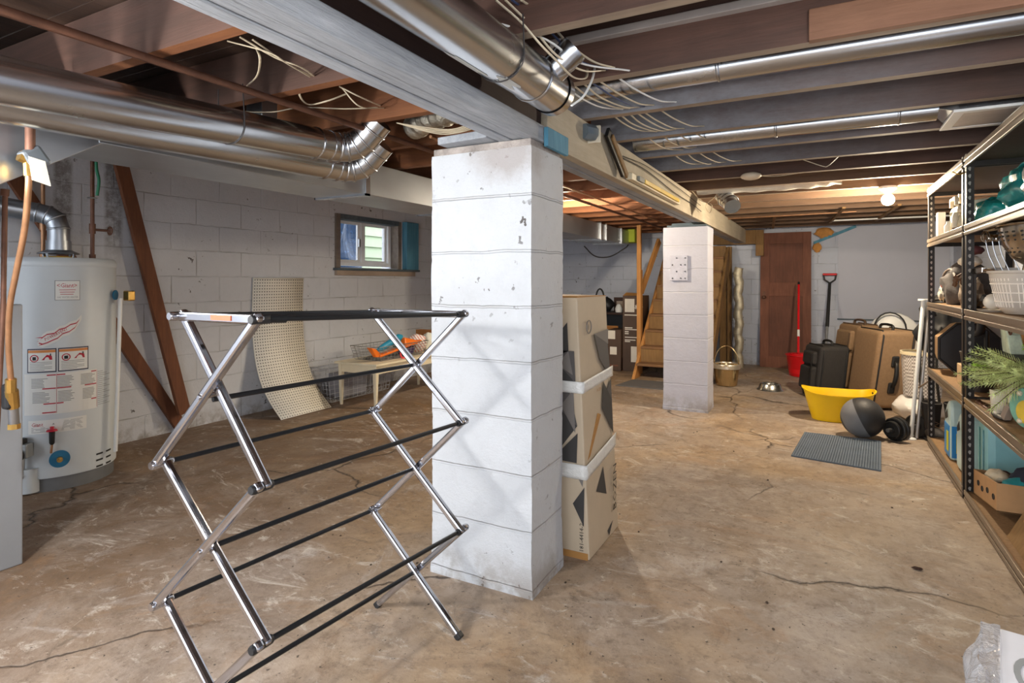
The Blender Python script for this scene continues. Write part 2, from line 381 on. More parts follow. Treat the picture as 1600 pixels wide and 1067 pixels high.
# ------------------------------------------------------------------ main beam, near and far length
def beam(label, y0, y1, far):
    t = thing('support_beam', label, 'beam', (-.99, (y0+y1)/2, 1.673))
    if not far:
        for a, (x0, x1) in enumerate(((-1.07, -1.022), (-1.019, -.972), (-.969, -.922))):
            put('painted_plank', MB().box(x0, x1, y0, y1, 1.673+(.004 if a == 1 else 0), 1.735), M_beamg, t, world=True, bevel=.004)
        put('beam_core', MB().box(-1.06, -.945, y0, y1, 1.735, 1.857), M_beamd, t, world=True)
    else:
        for a, (x0, x1) in enumerate(((-1.07, -1.022), (-1.019, -.972), (-.969, -.922))):
            put('plank', MB().box(x0, x1, y0, y1, 1.673+(.003 if a == 1 else 0), 1.857), M_beamc if a == 2 else M_beamg, t, world=True, bevel=.003)
    return t
beam('near length of the beam, grey painted planks ending on the big column', -1.5, 2.02, False)
beam('cream painted far length of the beam between the two columns', 2.03, 8.55, True)

# ------------------------------------------------------------------ columns
def column(label, x0, x1, y0, y1, h, m, seed, caps, amp=1):
    t = thing('block_column', label, 'column', ((x0+x1)/2, (y0+y1)/2, 0))
    mb = MB(); r = random.Random(seed); nz = 96; ns = 14; ring = []
    per = [(x0, y0), (x1, y0), (x1, y1), (x0, y1)]
    pts = []
    for e in range(4):
        a, b = per[e], per[(e+1) % 4]
        for j in range(ns): f = j/ns; pts.append((a[0]+(b[0]-a[0])*f, a[1]+(b[1]-a[1])*f))
    cx, cy = (x0+x1)/2, (y0+y1)/2
    for i in range(nz+1):
        z = h*i/nz; c = (z % .2055)/.2055; g = 1-.007*math.exp(-((min(c, 1-c))*.2055/.006)**2)
        for p in pts:
            n = noise.noise(Vector((p[0]*9+seed, p[1]*9, z*9)))*.0035*amp+noise.noise(Vector((p[0]*2+seed, p[1]*2, z*1.6)))*.006*amp
            d = Vector((p[0]-cx, p[1]-cy)); d = d*(g+n/.25); base = 1+.03*max(0, .12-z)/.12
            mb.v.append(Vector((cx+d.x*base, cy+d.y*base, z)))
    L = 4*ns
    for i in range(nz):
        for j in range(L): mb.f.append((i*L+j, i*L+(j+1) % L, (i+1)*L+(j+1) % L, (i+1)*L+j)); mb.m.append(0)
    mb.f.append(tuple(nz*L+j for j in range(L))); mb.m.append(0)
    put('block_shaft', mb, m, t, world=True, smooth=35)
    for nm, b, mm in caps: put(nm, MB().box(*b), mm, t, world=True, bevel=.004)
    return t
M_mortar = mat('crumbly grey mortar', 'A39A93', .95, 0, .3, 18, .9)
column('large white painted block column behind the drying rack', -1.37, -.93, 1.907, 2.19, 1.645, M_colm, 3,
       [('mortar_bed', (-1.365, -.935, 1.912, 2.185, 1.645, 1.673), M_mortar)])
column('smaller lilac grey block column with a plate of holes, farther back', -1.27, -.885, 5.32, 5.62, 1.635, M_colm2, 8,
       [('wooden_shim', (-1.24, -.90, 5.33, 5.60, 1.635, 1.656), M_bluegrey), ('wooden_shim', (-1.20, -1.02, 5.34, 5.58, 1.656, 1.673), M_bluegrey)], .6)
# cap plank at the beam's end over the big column, blue board
solo('bearing_plank', MB().hexa([(-1.31,1.86,1.676),(-1.08,1.84,1.676),(-1.08,2.05,1.676),(-1.31,2.05,1.676)], [(-1.31,1.86,1.705),(-1.08,1.84,1.705),(-1.08,2.05,1.705),(-1.31,2.05,1.705)]), M_beamg, 'short grey plank lying on top of the big column beside the beam', 'plank', bevel=.004)
solo('blue_block', MB().box(-.920, -.902, 1.99, 2.19, 1.655, 1.728), M_blue, 'small blue painted wood block fixed to the beam above the big column', 'wood block', bevel=.003)
# plate with holes on far column
t = thing('perforated_plate', 'square metal plate with holes on the farther column', 'plate', (-1.13, 5.31, 1.27))
mb = MB().box(-1.205, -1.055, 5.302, 5.312, 1.16, 1.385); put('plate', mb, mat('plate lilac', 'B4B5C2', .5), t, world=True, bevel=.002)
hh = MB(); rr = random.Random(2)
for a in range(4):
    for b in range(4):
        if (a+b) % 2 == 0 or a == 3: hh.lathe([(.0001, 0), (.006, 0), (.006, .002)], (-1.185+.037*a, 5.302, 1.18+.06*b), 8, (0, -1, 0))
put('hole', hh, M_black, t, world=True)


# ------------------------------------------------------------------ bare bulbs on the ceiling
M_bulb = glow('lit bulb glass', (1.0, .84, .62), 1)
def bulb(label, x, y, z, power, group='bare ceiling bulbs'):
    t = thing('bulb_fixture', label, 'light bulb', (x, y, z), group)
    put('porcelain_base', MB().lathe([(.0001, .079), (.055, .079), (.057, .06), (.035, .045), (.028, .035), (.0001, .035)], (x, y, z), 28), M_white, t, world=True, smooth=40)
    prof = [(.0001, -.062)] + [(.042*math.sin(a), -.020-.042*math.cos(a)) for a in [i*PI/12 for i in range(1, 10)]] + [(.018, .018), (.014, .036)]
    g = bpy.data.materials['lit bulb glass'].copy(); g.node_tree.nodes['Principled BSDF'].inputs['Emission Strength'].default_value = power
    put('glass_bulb', MB().lathe(prof, (x, y, z), 24), g, t, world=True, smooth=60)
bulb('lit bare bulb in a white ceiling holder near the far door', .43, 5.148, 1.778, BULB_POWER*1.25)
bulb('lit bare bulb under the ceiling behind the big column', -2.085, 4.74, 1.778, BULB_POWER*.9)

# ------------------------------------------------------------------ window in the left wall
t = thing('window_1', None, None, (-4.5, 4.98, 1.30)); t['kind'] = 'structure'; t['label'] = 'small white sliding basement window above the bench'
M_frame = mat('window vinyl', 'E4E6E8', .35, 0, .05)
M_sill = woodmat('old brown frame wood', '6F6257', '94877A', 'y')
fr = MB(); X0, X1 = -4.56, -4.50
for y0, y1, z0, z1 in ((4.52, 5.44, 1.32, 1.36), (4.52, 5.44, 1.80, 1.84), (4.52, 4.565, 1.36, 1.80), (5.395, 5.44, 1.36, 1.80), (4.945, 5.005, 1.36, 1.80)):
    fr.box(X0, X1, y0, y1, z0, z1)
put('window_frame', fr, M_frame, t, world=True, bevel=.004)
fr = MB()
for y0, y1, z0, z1 in ((4.565, 4.945, 1.36, 1.385), (4.565, 4.945, 1.775, 1.80), (4.565, 4.592, 1.385, 1.775), (4.90, 4.945, 1.385, 1.775)): fr.box(-4.54, -4.515, y0, y1, z0, z1)
put('sash', fr, M_frame, t, world=True, bevel=.003)
fr = MB()
for y0, y1, z0, z1 in ((5.005, 5.395, 1.36, 1.385), (5.005, 5.395, 1.775, 1.80), (5.005, 5.03, 1.385, 1.775), (5.365, 5.395, 1.385, 1.775)): fr.box(-4.555, -4.53, y0, y1, z0, z1)
put('sash', fr, M_frame, t, world=True, bevel=.003)
put('latch', MB().box(-4.515, -4.495, 4.905, 4.93, 1.53, 1.62), mat('latch grey', '9EA2A6', .3, .6), t, world=True, bevel=.003)
kg = NT('window glass'); kg.b.inputs['Transmission Weight'].default_value = 1; kg.b.inputs['Roughness'].default_value = 0; kg.b.inputs['IOR'].default_value = 1.02
M_glass = kg.m
put('pane', MB().box(-4.530, -4.527, 4.592, 4.90, 1.385, 1.775), M_glass, t, world=True)
put('pane', MB().box(-4.545, -4.542, 5.03, 5.365, 1.385, 1.775), M_glass, t, world=True)
mb = MB(); mb.box(-4.52, -4.375, 4.44, 4.50, 1.29, 1.85); put('jamb', mb, M_sill, t, world=True, bevel=.003)
mb = MB(); mb.box(-4.50, -4.385, 5.44, 5.50, 1.29, 1.85); put('jamb', mb, M_sill, t, world=True, bevel=.003)
mb = MB(); mb.box(-4.50, -4.385, 4.50, 5.46, 1.80, 1.852); put('head_board', mb, M_bluegrey, t, world=True, bevel=.003)
mb = MB(); mb.box(-4.56, -4.34, 4.42, 5.80, 1.268, 1.292); put('window_sill', mb, M_bluegrey, t, world=True, bevel=.004)
mb = MB(); mb.box(-4.40, -4.365, 4.44, 5.74, 1.215, 1.268); put('apron', mb, woodmat('pinkish bare wood', 'A08C7C', 'BCA894', 'y'), t, world=True, bevel=.003)
solo('blue_board', MB().box(-4.40, -4.33, 5.53, 5.76, 1.292, 1.855), M_blue, 'upright blue painted board beside the window, standing on its sill', 'board', bevel=.004)
# outside: neighbour's siding and an added sheet carrying the dark pane reflections
mb = MB()
for i in range(16):
    z = .17*i; mb.hexa([(-6.3,4.75,z),(-6.26,4.75,z-.002),(-6.26,9.5,z-.002),(-6.3,9.5,z)], [(-6.3,4.75,z+.17),(-6.295,4.75,z+.17),(-6.295,9.5,z+.17),(-6.3,9.5,z+.17)])
solo('neighbour_siding', mb, mat('pale green siding', 'B9C9A8', .7, 0, .05), 'pale green lap siding of the house next door, seen through the window', 'siding')
kk = NT('dark blue window'); kk.l(kk.ramp(kk.noise(7, 6, .8, dist=2.5), [(.55, hexc('16304F')), (.62, hexc('2F5888')), (.70, hexc('9FB8CC'))]), kk.b.inputs['Base Color']); kk.b.inputs['Roughness'].default_value = .4
mb = MB().grid(lambda u, v: (-5.9+.1*noise.noise((u*6, v*6, 1)), 4.8+1.66*u, .0+2.4*v), 30, 34)
solo('blue_tarp', mb, kk.m, 'crumpled dark blue sheet outside the window', 'tarp', thick=.004)
struct('ground', MB().box(-7.0, -4.66, 1.0, 12.0, -.05, 0), M_oldsoil if 'M_oldsoil' in globals() else mat('soil', '6A5E50', .9), label='bare ground outside the window')
# ------------------------------------------------------------------ sheet metal trunk and plenum
t = thing('trunk_duct', 'rectangular sheet metal trunk duct under the joists along the wall of the window', 'duct', (-2.5, 1.17, 1.65))
mb = MB(); mb.box(-2.68, -2.30, 1.17, 7.7, 1.65, 1.835); put('trunk', mb, M_galvd, t, world=True, bevel=.003)
for y in (3.55, 3.75, 6.55, 6.75, 7.35): put('seam_flange', MB().box(-2.69, -2.288, y, y+.022, 1.64, 1.845), M_galv, t, world=True)
mb = MB(); mb.box(-2.692, -2.286, 2.55, 2.585, 1.640, 1.652); mb.box(-2.296, -2.286, 2.55, 2.585, 1.64, 1.86); mb.box(-2.692, -2.682, 2.55, 2.585, 1.64, 1.86)
put('hanger_strap', mb, M_galv, t, world=True)
mb = MB(); mb.prism([(-2.305, 1.19, 1.655), (-2.305, 1.19, 1.845), (-2.305, .1, 1.845), (-2.305, .1, 1.07), (-2.305, .36, 1.07), (-2.305, .36, 1.12)], (-1.0, 0, 0))
put('plenum', mb, M_galvd, t, world=True, bevel=.003)
solo('furnace_cabinet', MB().box(-3.5, -2.88, .35, 1.18, 0.0, 1.058), mat('furnace grey enamel', '8B8D90', .45, .2, .05), 'grey enamel furnace cabinet at the edge of the room, left of the water heater', 'furnace', bevel=.006)

# ------------------------------------------------------------------ round ducts
def round_duct(name, label, pts, r, seams=(), cat='duct', extra=None, m=None, n=28, group=None):
    t = thing(name, label, cat, pts[0], group)
    put('duct_pipe', MB().tube(pts, r, n), m or M_galv, t, world=True, smooth=50)
    if seams:
        for p, d in seams:
            p = Vector(p); d = Vector(d).normalized(); mb = MB().tube([p-d*.006, p-d*.003, p+d*.003, p+d*.006], [r+.0005, r+.004, r+.004, r+.0005], n, caps=False)
            put('crimp_ring', mb, m or M_galv, t, world=True, smooth=50)
    return t
def gore(p0, d0, p1, d1, n=4):   # segmented elbow points
    p0, p1, d0, d1 = map(Vector, (p0, p1, d0, d1)); L = (p1-p0).length*.42; out = []
    for i in range(n+1):
        s = i/n; a = p0; b = p0+d0*L; c = p1-d1*L; e = p1
        out.append(a*(1-s)**3+b*3*s*(1-s)**2+c*3*s*s*(1-s)+e*s**3)
    return out
for (xc, z0, zc, r, ye, lab) in ((-1.95, 1.69, 1.757, .066, 1.93, 'upper round galvanised duct hanging beside the iron pipe, its elbow turned up'), (-2.105, 1.675, 1.712, .067, 2.13, 'lower round galvanised duct behind the upper one, its elbow turned up')):
    d1 = Vector((.62, .12, .62)).normalized(); p0 = Vector((xc, ye, zc)); p1 = p0+Vector((.10, .12, .045)); dy = Vector((0, ye-.74, zc-z0)).normalized(); el = gore(p0, dy, p1, d1, 4)
    pts = [p0-dy*3.1, p0-dy*1.5] + el + [p1+d1*.06, p1+d1*.11]
    se = [(el[i], (el[min(i+1, 4)]-el[max(i-1, 0)])) for i in range(5)]+[(p0-dy*.08, dy), (p1+d1*.06, d1)]
    round_duct('round_duct', lab, pts, r, se, group=None)
# silver crumpled flex branch beyond the elbows
mb = MB(); P = curve([(-1.76, 2.30, 1.90), (-1.62, 2.24, 1.915), (-1.42, 2.2, 1.92), (-1.2, 2.2, 1.93)], 12)
mb.tube(P, [.058+.006*math.sin(i*2.1)+.004*math.sin(i*5.3) for i in range(len(P))], 20)
solo('foil_duct', mb, mat('crumpled foil', 'B8B4A8', .35, .9, .3, 20, .6), 'crumpled foil branch duct in the joist bay beside the big column', 'duct', smooth=60)
# large duct at top
t = round_duct('large_round_duct', 'large shiny round duct hanging under the joists above the big column', [(-.79, -1.2, 1.776), (-.79, .6, 1.776), (-.79, 1.79, 1.776)], .0695, [((-.79, 1.62, 1.776), (0, 1, 0)), ((-.79, .55, 1.776), (0, 1, 0))], n=40)
put('end_cap', MB().lathe([(.0735, -.03), (.0735, .004), (.066, .010), (.0001, .010)], (-.79, 1.79, 1.776), 40, (0, 1, 0)), M_galv, t, world=True, smooth=40)
put('takeoff_collar', MB().lathe([(.045, .05), (.047, .075), (.045, .09), (.047, .105), (.045, .12), (.047, .135), (.045, .15)], (-.79, 1.68, 1.776), 28, (.75, .1, .65)), M_galv, t, world=True, smooth=40)
M_smear = mat('grey sealant', 'B9BBB8', .8, 0, .1)
for (y, a0, w, l) in ((1.20, -35, 28, .16), (1.40, -5, 26, .09), (.95, -60, 16, .10)):
    tape = MB().grid(lambda u, v, y=y, a0=a0, w=w, l=l: Vector((-.79+.0703*math.sin(math.radians(a0+w*u)), y+l*v+.02*math.sin(u*9), 1.776-.0703*math.cos(math.radians(a0+w*u)))), 6, 4)
    put('sealant_smear', tape, M_smear, t, world=True, smooth=60)
def chain(label, pts, r=.0022, cat='wire hanger'):
    return solo('hanging_chain', MB().tube(pts, r, 6), M_wired, label, cat)
def hang(cx, y, cz, r, top=1.857):
    return [(cx-r*1.05, y, top+.02), (cx-r-.002, y, cz)] + [(cx+(r+.003)*math.sin(a), y+.01*math.sin(a), cz-(r+.003)*math.cos(a)) for a in [(-80+i*16)*PI/180 for i in range(11)]] + [(cx+r*1.03, y, top+.02)]
chain('twisted wire hanger looped under the large round duct', hang(-.79, 1.42, 1.776, .0695))
chain('dark chain hanger looped under the upper round duct', hang(-1.95, 1.44, 1.730, .066))
# small branch pipes in the joist bays
t = round_duct('branch_pipe', 'long shiny branch pipe in the joist bay next to the nailed-on board', [(-.90, 2.22, 1.927), (.2, 2.22, 1.927), (1.35, 2.22, 1.927)], .052, [((-.33, 2.22, 1.927), (1, 0, 0))])
t = round_duct('branch_pipe', 'shiny branch pipe leading to the white register box', [(-.90, 3.13, 1.905), (.44, 3.13, 1.905)], .05, [((-.2, 3.13, 1.905), (1, 0, 0)), ((.30, 3.13, 1.905), (1, 0, 0))])
t = thing('register_box', 'white framed sheet metal register box under the joists near the shelving', 'vent', (.55, 3.1, 1.845))
mb = MB(); mb.hexa([(.44, 3.06, 1.885), (.50, 3.03, 1.860), (.50, 3.30, 1.860), (.44, 3.18, 1.885)], [(.44, 3.06, 1.94), (.50, 3.03, 1.94), (.50, 3.30, 1.94), (.44, 3.18, 1.94)]); mb.box(.50, .72, 3.03, 3.30, 1.865, 1.95)
put('box', mb, M_galv, t, world=True, bevel=.002)
mb = MB(); 
for b in ((.48, .52, 3.0, 3.34), (.70, .75, 3.0, 3.34), (.52, .70, 3.0, 3.035), (.52, .70, 3.30, 3.34)): mb.box(*b, 1.850, 1.862)
put('frame', mb, M_white, t, world=True, bevel=.002)
put('face_panel', MB().box(.52, .70, 3.035, 3.30, 1.852, 1.860), mat('translucent pale panel', 'B9AFA8', .4, .2, .2), t, world=True)
# pale insulated duct near the bulb
P = curve([(-.9, 4.95, 1.91), (-.5, 4.93, 1.90), (-.1, 4.93, 1.90), (.12, 4.95, 1.92)], 10)
solo('insulated_duct', MB().tube(P, [.05+.004*math.sin(i*1.3) for i in range(len(P))], 18), mat('white duct wrap', 'E2DDD0', .6, 0, .12, 9, .5), 'white wrapped duct in the joist bay beside the lit far bulb', 'duct', smooth=60)
P = gore((-.72, 5.02, 1.90), Vector((0, 0, -1)), (-.62, 4.85, 1.735), Vector((.2, -.6, -.7)).normalized(), 5)
t = round_duct('elbow_duct', 'open silver elbow duct hanging down beside the smaller column', P, .062, [(P[i], P[min(i+1, 5)]-P[max(0, i-1)]) for i in (1, 2, 3, 4)])
t = thing('ceiling_box', 'clear plastic cover on a joist between the smaller column and the lit bulb', 'light cover', (-.42, 4.2, 1.85))
put('cover', MB().ball((-.42, 4.19, 1.852), .06, 18, (1.1, .8, .45)), mat('clear cover plastic', 'D8C8B0', .25, 0, .1), t, world=True, smooth=60)

# ------------------------------------------------------------------ iron pipes under joists, left
def pipe(label, pts, r, m, cat='pipe', fits=(), group=None):
    t = thing('pipe', label, cat, pts[0], group); put('pipe_run', MB().tube(pts, r, 12), m, t, world=True, smooth=50)
    for a, b in fits: put('fitting', MB().tube([a, b], r*1.55, 12), m, t, world=True, smooth=40)
    return t
pipe('long rusty brown iron pipe under the joists, lower of the two', [(-1.83, -1.2, 1.832), (-1.80, 3.0, 1.832), (-1.80, 8.3, 1.832)], .012, M_iron, fits=[((-1.81, 2.02, 1.832), (-1.81, 2.07, 1.832)), ((-1.80, 3.9, 1.832), (-1.80, 3.95, 1.832))])
pipe('long rusty brown iron pipe just above the other one', [(-1.90, -1.2, 1.846), (-1.84, 2.6, 1.846)], .011, M_iron)
pipe('thin copper water pipe along the joists farther from the beam', [(-1.66, 2.3, 1.845), (-1.66, 8.3, 1.845)], .008, M_copper)
t = thing('junction_box', 'small galvanised junction box beside the iron pipes', 'electrical box', (-1.947, 1.507, 1.86))
put('box', MB().box(-2.20, -2.10, 1.70, 1.78, 1.857, 1.93), M_galvd, t, world=True, bevel=.002)

# cross bridging between left joists
q = random.Random(11)
for (x, y0) in ((-2.6, 2.03), (-3.3, 1.58), (-2.2, 2.94)):
    a, b = y0+.002, y0+.405
    for s, lab in ((0, 'rising'), (1, 'falling')):
        z0, z1 = (1.88, 2.02) if s == 0 else (2.02, 1.88)
        solo('bridging_strut', MB().bar((x+.04*s, a, z0), (x+.04*s, b, z1), .035, .02), M_joisto, f'short {lab} diagonal bridging strut between joists, {["over the ducts by the window","over the water heater","behind the big column"][[-2.6,-3.3,-2.2].index(x)]}', 'strut', 'bridging between the duct side joists')

# ------------------------------------------------------------------ cables
def cable(label, pts, r=.0042, m=None, n=7, flat=.6, group='cables under the joists'):
    P = curve(pts, n); return solo('electric_cable', MB().tube(P, r, 7, flat=flat), m or M_wire, label, 'cable', group)
# bunch curving beside the large duct into the hole of the next joist
bun = [([(-1.009, 1.3, 1.929), (-0.74, 1.55, 1.871), (-0.684, 1.75, 1.847), (-0.575, 1.93, 1.861)], M_white, 'bright white cable, uppermost of the bunch looping beside the large duct', .0048),
       ([(-0.738, 1.45, 1.931), (-0.738, 1.6, 1.947), (-0.728, 1.75, 1.923), (-0.678, 1.85, 1.885), (-0.623, 1.92, 1.875)], M_wire, 'cream cable with the widest loop in the bunch beside the large duct', .0045),
       ([(-0.768, 1.45, 1.938), (-0.76, 1.6, 1.942), (-0.749, 1.72, 1.926), (-0.704, 1.8, 1.873), (-0.646, 1.92, 1.875)], M_wireb, 'dark blue cable in the bunch beside the large duct', .0045),
       ([(-0.761, 1.4, 1.915), (-0.742, 1.52, 1.888), (-0.71, 1.62, 1.834), (-0.674, 1.75, 1.821), (-0.657, 1.92, 1.872)], M_wire, 'cream cable in the middle of the bunch beside the large duct', .0042),
       ([(-0.78, 1.38, 1.911), (-0.738, 1.45, 1.869), (-0.702, 1.5, 1.818), (-0.688, 1.58, 1.797), (-0.686, 1.7, 1.787), (-0.682, 1.8, 1.813), (-0.713, 1.9, 1.879)], M_wire, 'cream cable hanging lowest of the bunch beside the large duct', .0042),
       ([(-0.696, 1.93, 1.895), (-0.66, 1.8, 1.803), (-0.658, 1.72, 1.729), (-0.674, 1.66, 1.685)], M_white, 'short white cable dropping behind the end of the large duct', .0042)]
for pts, m, lab, r in bun: cable(lab, pts, r, m)
loops = [([(-.83, 1.99, 1.863), (-.81, 2.10, 1.848), (-.79, 2.25, 1.853), (-.74, 2.39, 1.872)], M_white), ([(-.80, 1.99, 1.863), (-.78, 2.12, 1.850), (-.74, 2.28, 1.853), (-.71, 2.39, 1.872)], M_wire),
         ([(-.76, 1.99, 1.863), (-.74, 2.12, 1.846), (-.70, 2.28, 1.848), (-.67, 2.39, 1.872)], M_wire), ([(-.73, 1.99, 1.863), (-.70, 2.14, 1.850), (-.67, 2.28, 1.85), (-.65, 2.39, 1.872)], M_wireb),
         ([(-.70, 1.99, 1.863), (-.67, 2.12, 1.85), (-.64, 2.28, 1.853), (-.61, 2.39, 1.872)], M_wire), ([(-.64, 1.99, 1.870), (-.60, 2.12, 1.852), (-.56, 2.28, 1.853), (-.52, 2.39, 1.872)], M_white)]
for j, (pts, m) in enumerate(loops):
    cable(f'{["first","second","third","fourth","fifth","sixth"][j]} cable from the beam crossing the joist bay of the shiny branch pipe', pts, .0045, m)
    for b in range(1, 4):
        if b > 1 and j in (1, 3): continue
        p2 = [(x-.0+.05*b*.6, y+.455*b, z+.006+(.004*j if b == 2 else 0)) for x, y, z in pts]
        cable(f'{["first","second","third","fourth","fifth","sixth"][j]} cable from the beam crossing the {["","second","third","fourth"][b]} joist bay of the row', p2, .0042, M_wire)
# left group along the beam
lg = [[(-1.561, 1.23, 1.9), (-1.584, 1.387, 1.88), (-1.652, 1.593, 1.9)], [(-1.579, 1.199, 1.9), (-1.565, 1.318, 1.875), (-1.548, 1.408, 1.87), (-1.651, 1.586, 1.9)],
      [(-1.639, 1.199, 1.9), (-1.559, 1.288, 1.88), (-1.563, 1.368, 1.87), (-1.668, 1.593, 1.9)], [(-1.607, 1.279, 1.9), (-1.585, 1.276, 1.86), (-1.721, 1.374, 1.86), (-1.895, 1.469, 1.88)]]
for j, p in enumerate(lg): cable(['flat cream cable nearest the beam over the duct side', 'thin cream cable next to it over the duct side', 'pale cable sagging lowest over the duct side', 'cable drooping in a curve to the junction box'][j], p, .004)

cable('two-strand cream cable past the second left joist', [(-1.684, 1.725, 1.92), (-1.635, 1.779, 1.89), (-1.712, 2.017, 1.92)], .005)
cable('thin cream cable sagging past the second left joist', [(-1.683, 1.734, 1.92), (-1.656, 1.809, 1.86), (-1.675, 1.981, 1.9)], .004)
cable('cable making a hook shaped loop under the joist over the ducts', [(-1.69, 1.534, 1.9), (-1.756, 1.591, 1.86), (-1.819, 1.694, 1.86), (-1.724, 1.697, 1.86), (-1.685, 1.761, 1.9)], .004)
cable('long brown cable sagging above the upper round duct', [(-2.207, 1.676, 1.88), (-2.036, 1.699, 1.86), (-1.907, 1.734, 1.87), (-1.756, 1.834, 1.87), (-1.671, 1.935, 1.89)], .004)
for j in range(4): cable(f'{["first","second","third","fourth"][j]} cable in the sagging bundle near the big column over the duct side', [(-1.701, 2.1, 1.868), (-1.56+.012*j, 2.12+.01*j, 1.835-.008*j), (-1.42+.01*j, 2.13, 1.812-.006*j), (-1.29, 2.14+.01*j, 1.835-.004*j)], .0045)
for j, (a, b) in enumerate((((-1.0+.04, 2.2), (-.90, 2.4)), ((-.93, 3.2), (-.905, 4.4)), ((-.90, 4.4), (-.885, 5.2)))):
    pass
cable('black cable stapled along the cream side of the beam', [(-.912, 2.95, 1.79), (-.910, 3.3, 1.80), (-.912, 3.6, 1.795), (-.910, 4.1, 1.77), (-.912, 4.7, 1.765), (-.90, 5.1, 1.74)], .004, M_wired)
cable('second thin black cable along the cream side of the beam', [(-.912, 2.95, 1.80), (-.908, 3.4, 1.825), (-.910, 4.2, 1.82), (-.905, 5.1, 1.79)], .003, M_wired)
cable('cream cable loops near the open elbow duct', [(-.90, 4.7, 1.86), (-.86, 4.85, 1.80), (-.80, 5.0, 1.78), (-.84, 5.15, 1.73), (-.88, 5.2, 1.80), (-.78, 5.05, 1.85)], .004)
cable('yellow cable hanging by the top of the shelving', [(0.6, 3.8, 1.728), (0.63, 3.785, 1.709), (0.68, 3.935, 1.743)], .005, mat('yellow cable', 'D8A23C', .5))
cable('white cable looping below a joist toward the lit bulb', [(-.45, 4.235, 1.875), (-.30, 4.22, 1.845), (-.15, 4.23, 1.853), (-.02, 4.235, 1.875)], .004)
cable('twisted pale cable under the joist before the lit bulb', [(-.1, 3.79, 1.857), (.0, 3.79, 1.81), (.03, 3.79, 1.81), (.08, 3.79, 1.857)], .004)

# items on the beam side
t = thing('electrical_box', 'small grey outlet box with a cream plate fixed on the beam by the big column', 'electrical box', (-.90, 2.46, 1.80))
put('box', MB().lathe([(.0001, 0), (.034, 0), (.036, .01), (.036, .06), (.034, .064), (.0001, .064)], (-.92, 2.40, 1.805), 8, (.4, .9, 0)), mat('box grey', '6F7C86', .5, .3), t, world=True, smooth=30)
put('cover_plate', MB().box(-.925, -.865, 2.462, 2.475, 1.765, 1.84), mat('cream plate', 'D6CDB8', .5), t, world=True, bevel=.003)
t = thing('iron_bracket', 'black angled iron bracket hanging on the cream beam', 'bracket', (-.90, 2.8, 1.69))
put('bracket_arm', MB().bar((-.90, 2.66, 1.86), (-.895, 2.90, 1.70), .018, .055, (0, 0, 1)), mat('black iron', '22201F', .45, .4), t, world=True, bevel=.004)
put('wood_block', MB().bar((-.888, 2.70, 1.845), (-.884, 2.93, 1.69), .012, .03, (0, 0, 1)), M_oldpine, t, world=True, bevel=.003)
t = thing('spirit_level', 'yellow topped spirit level lying along the side of the cream beam', 'level', (-.90, 3.6, 1.70))
put('body', MB().box(-.918, -.885, 3.02, 4.2, 1.690, 1.725), mat('level cream', 'D8CDB0', .5), t, world=True, bevel=.003)
put('yellow_bar', MB().box(-.884, -.872, 3.24, 4.12, 1.698, 1.722), mat('level yellow', 'D9B51E', .4), t, world=True, bevel=.003)
put('vial', MB().box(-.886, -.870, 3.12, 3.22, 1.695, 1.722), mat('vial grey', '8E9088', .3), t, world=True, bevel=.003)

# boards nailed to joists
solo('nailed_board', MB().box(-.035, 1.38, 1.915, 1.945, 1.853, 1.945), woodmat('rough bare board', '7A543E', '9C7258', 'x'), 'rough reddish board nailed along a dark joist near the branch pipe', 'board', bevel=.003)
solo('ledger_strip', MB().box(-.86, 1.38, 1.91, 1.944, 1.985, 2.012), mat('grey strip', 'A8A09A', .7), 'long pale grey strip high on the joist face', 'strip', bevel=.003)
for j, (u, y) in enumerate(((-.45, 8.02), (.18, 7.55), (.62, 7.55))):
    solo('wooden_batten', MB().bar((u, y-1.2, 1.848), (u-.12+.02*j, y+.3, 1.848), .03, .018), M_oldpine, ['short batten across the far joists above the door', 'thin batten across the far joists past the door', 'thin batten across the far joists above the blank panel'][j], 'batten', bevel=.002)
pipe('copper water pipe running across the far joists above the door', [(-.95, 6.85, 1.847), (.3, 6.75, 1.847)], .009, M_copper)
pipe('thin white pipe under the far joists above the blank panel', [(.1, 7.6, 1.845), (1.38, 7.6, 1.845)], .009, M_white)

# ------------------------------------------------------------------ water heater
HX, HY, HR = -3.97, 1.80, .28
t = thing('water_heater', 'white cylindrical gas water heater with red and blue labels against the wall', 'water heater', (HX, HY, 0))
M_enam = mat('white heater enamel', 'CDD3D6', .38, 0, .04, 3)
put('tank', MB().lathe([(HR, .075), (HR, 1.265), (HR-.004, 1.278), (HR-.012, 1.285), (.0001, 1.29)], (HX, HY, 0), 72), M_enam, t, world=True, smooth=40)
put('base_ring', MB().lathe([(.0001, 0), (HR-.012, 0), (HR-.012, .078), (.0001, .078)], (HX, HY, 0), 56), mat('base grey', '77797B', .6, .3), t, world=True, smooth=40)
put('top_rim', MB().lathe([(HR+.001, 1.235), (HR+.004, 1.24), (HR+.004, 1.262), (HR+.001, 1.268)], (HX, HY, 0), 72), M_enam, t, world=True, smooth=40)
def hp(a, z, e=.0012):   # a: degrees around the tank from the direction of +X toward +Y
    a = math.radians(a); return Vector((HX+(HR+e)*math.cos(a), HY+(HR+e)*math.sin(a), z))
def patch(mb, a0, a1, z0, z1, e=.0012, n=6):
    return mb.grid(lambda u, v: hp(a0+(a1-a0)*u, z0+(z1-z0)*v, e), n, 1)
def ptext(mb, txt, size, a, z, e=.002, sc=1.0):
    b = MB().text(txt, size, Matrix.Identity(4)); 
    mb.add([hp(a+math.degrees(p.x*sc/HR), z+p.y, e) for p in b.v], b.f)
A0 = -24.3    # direction from the tank to the viewer
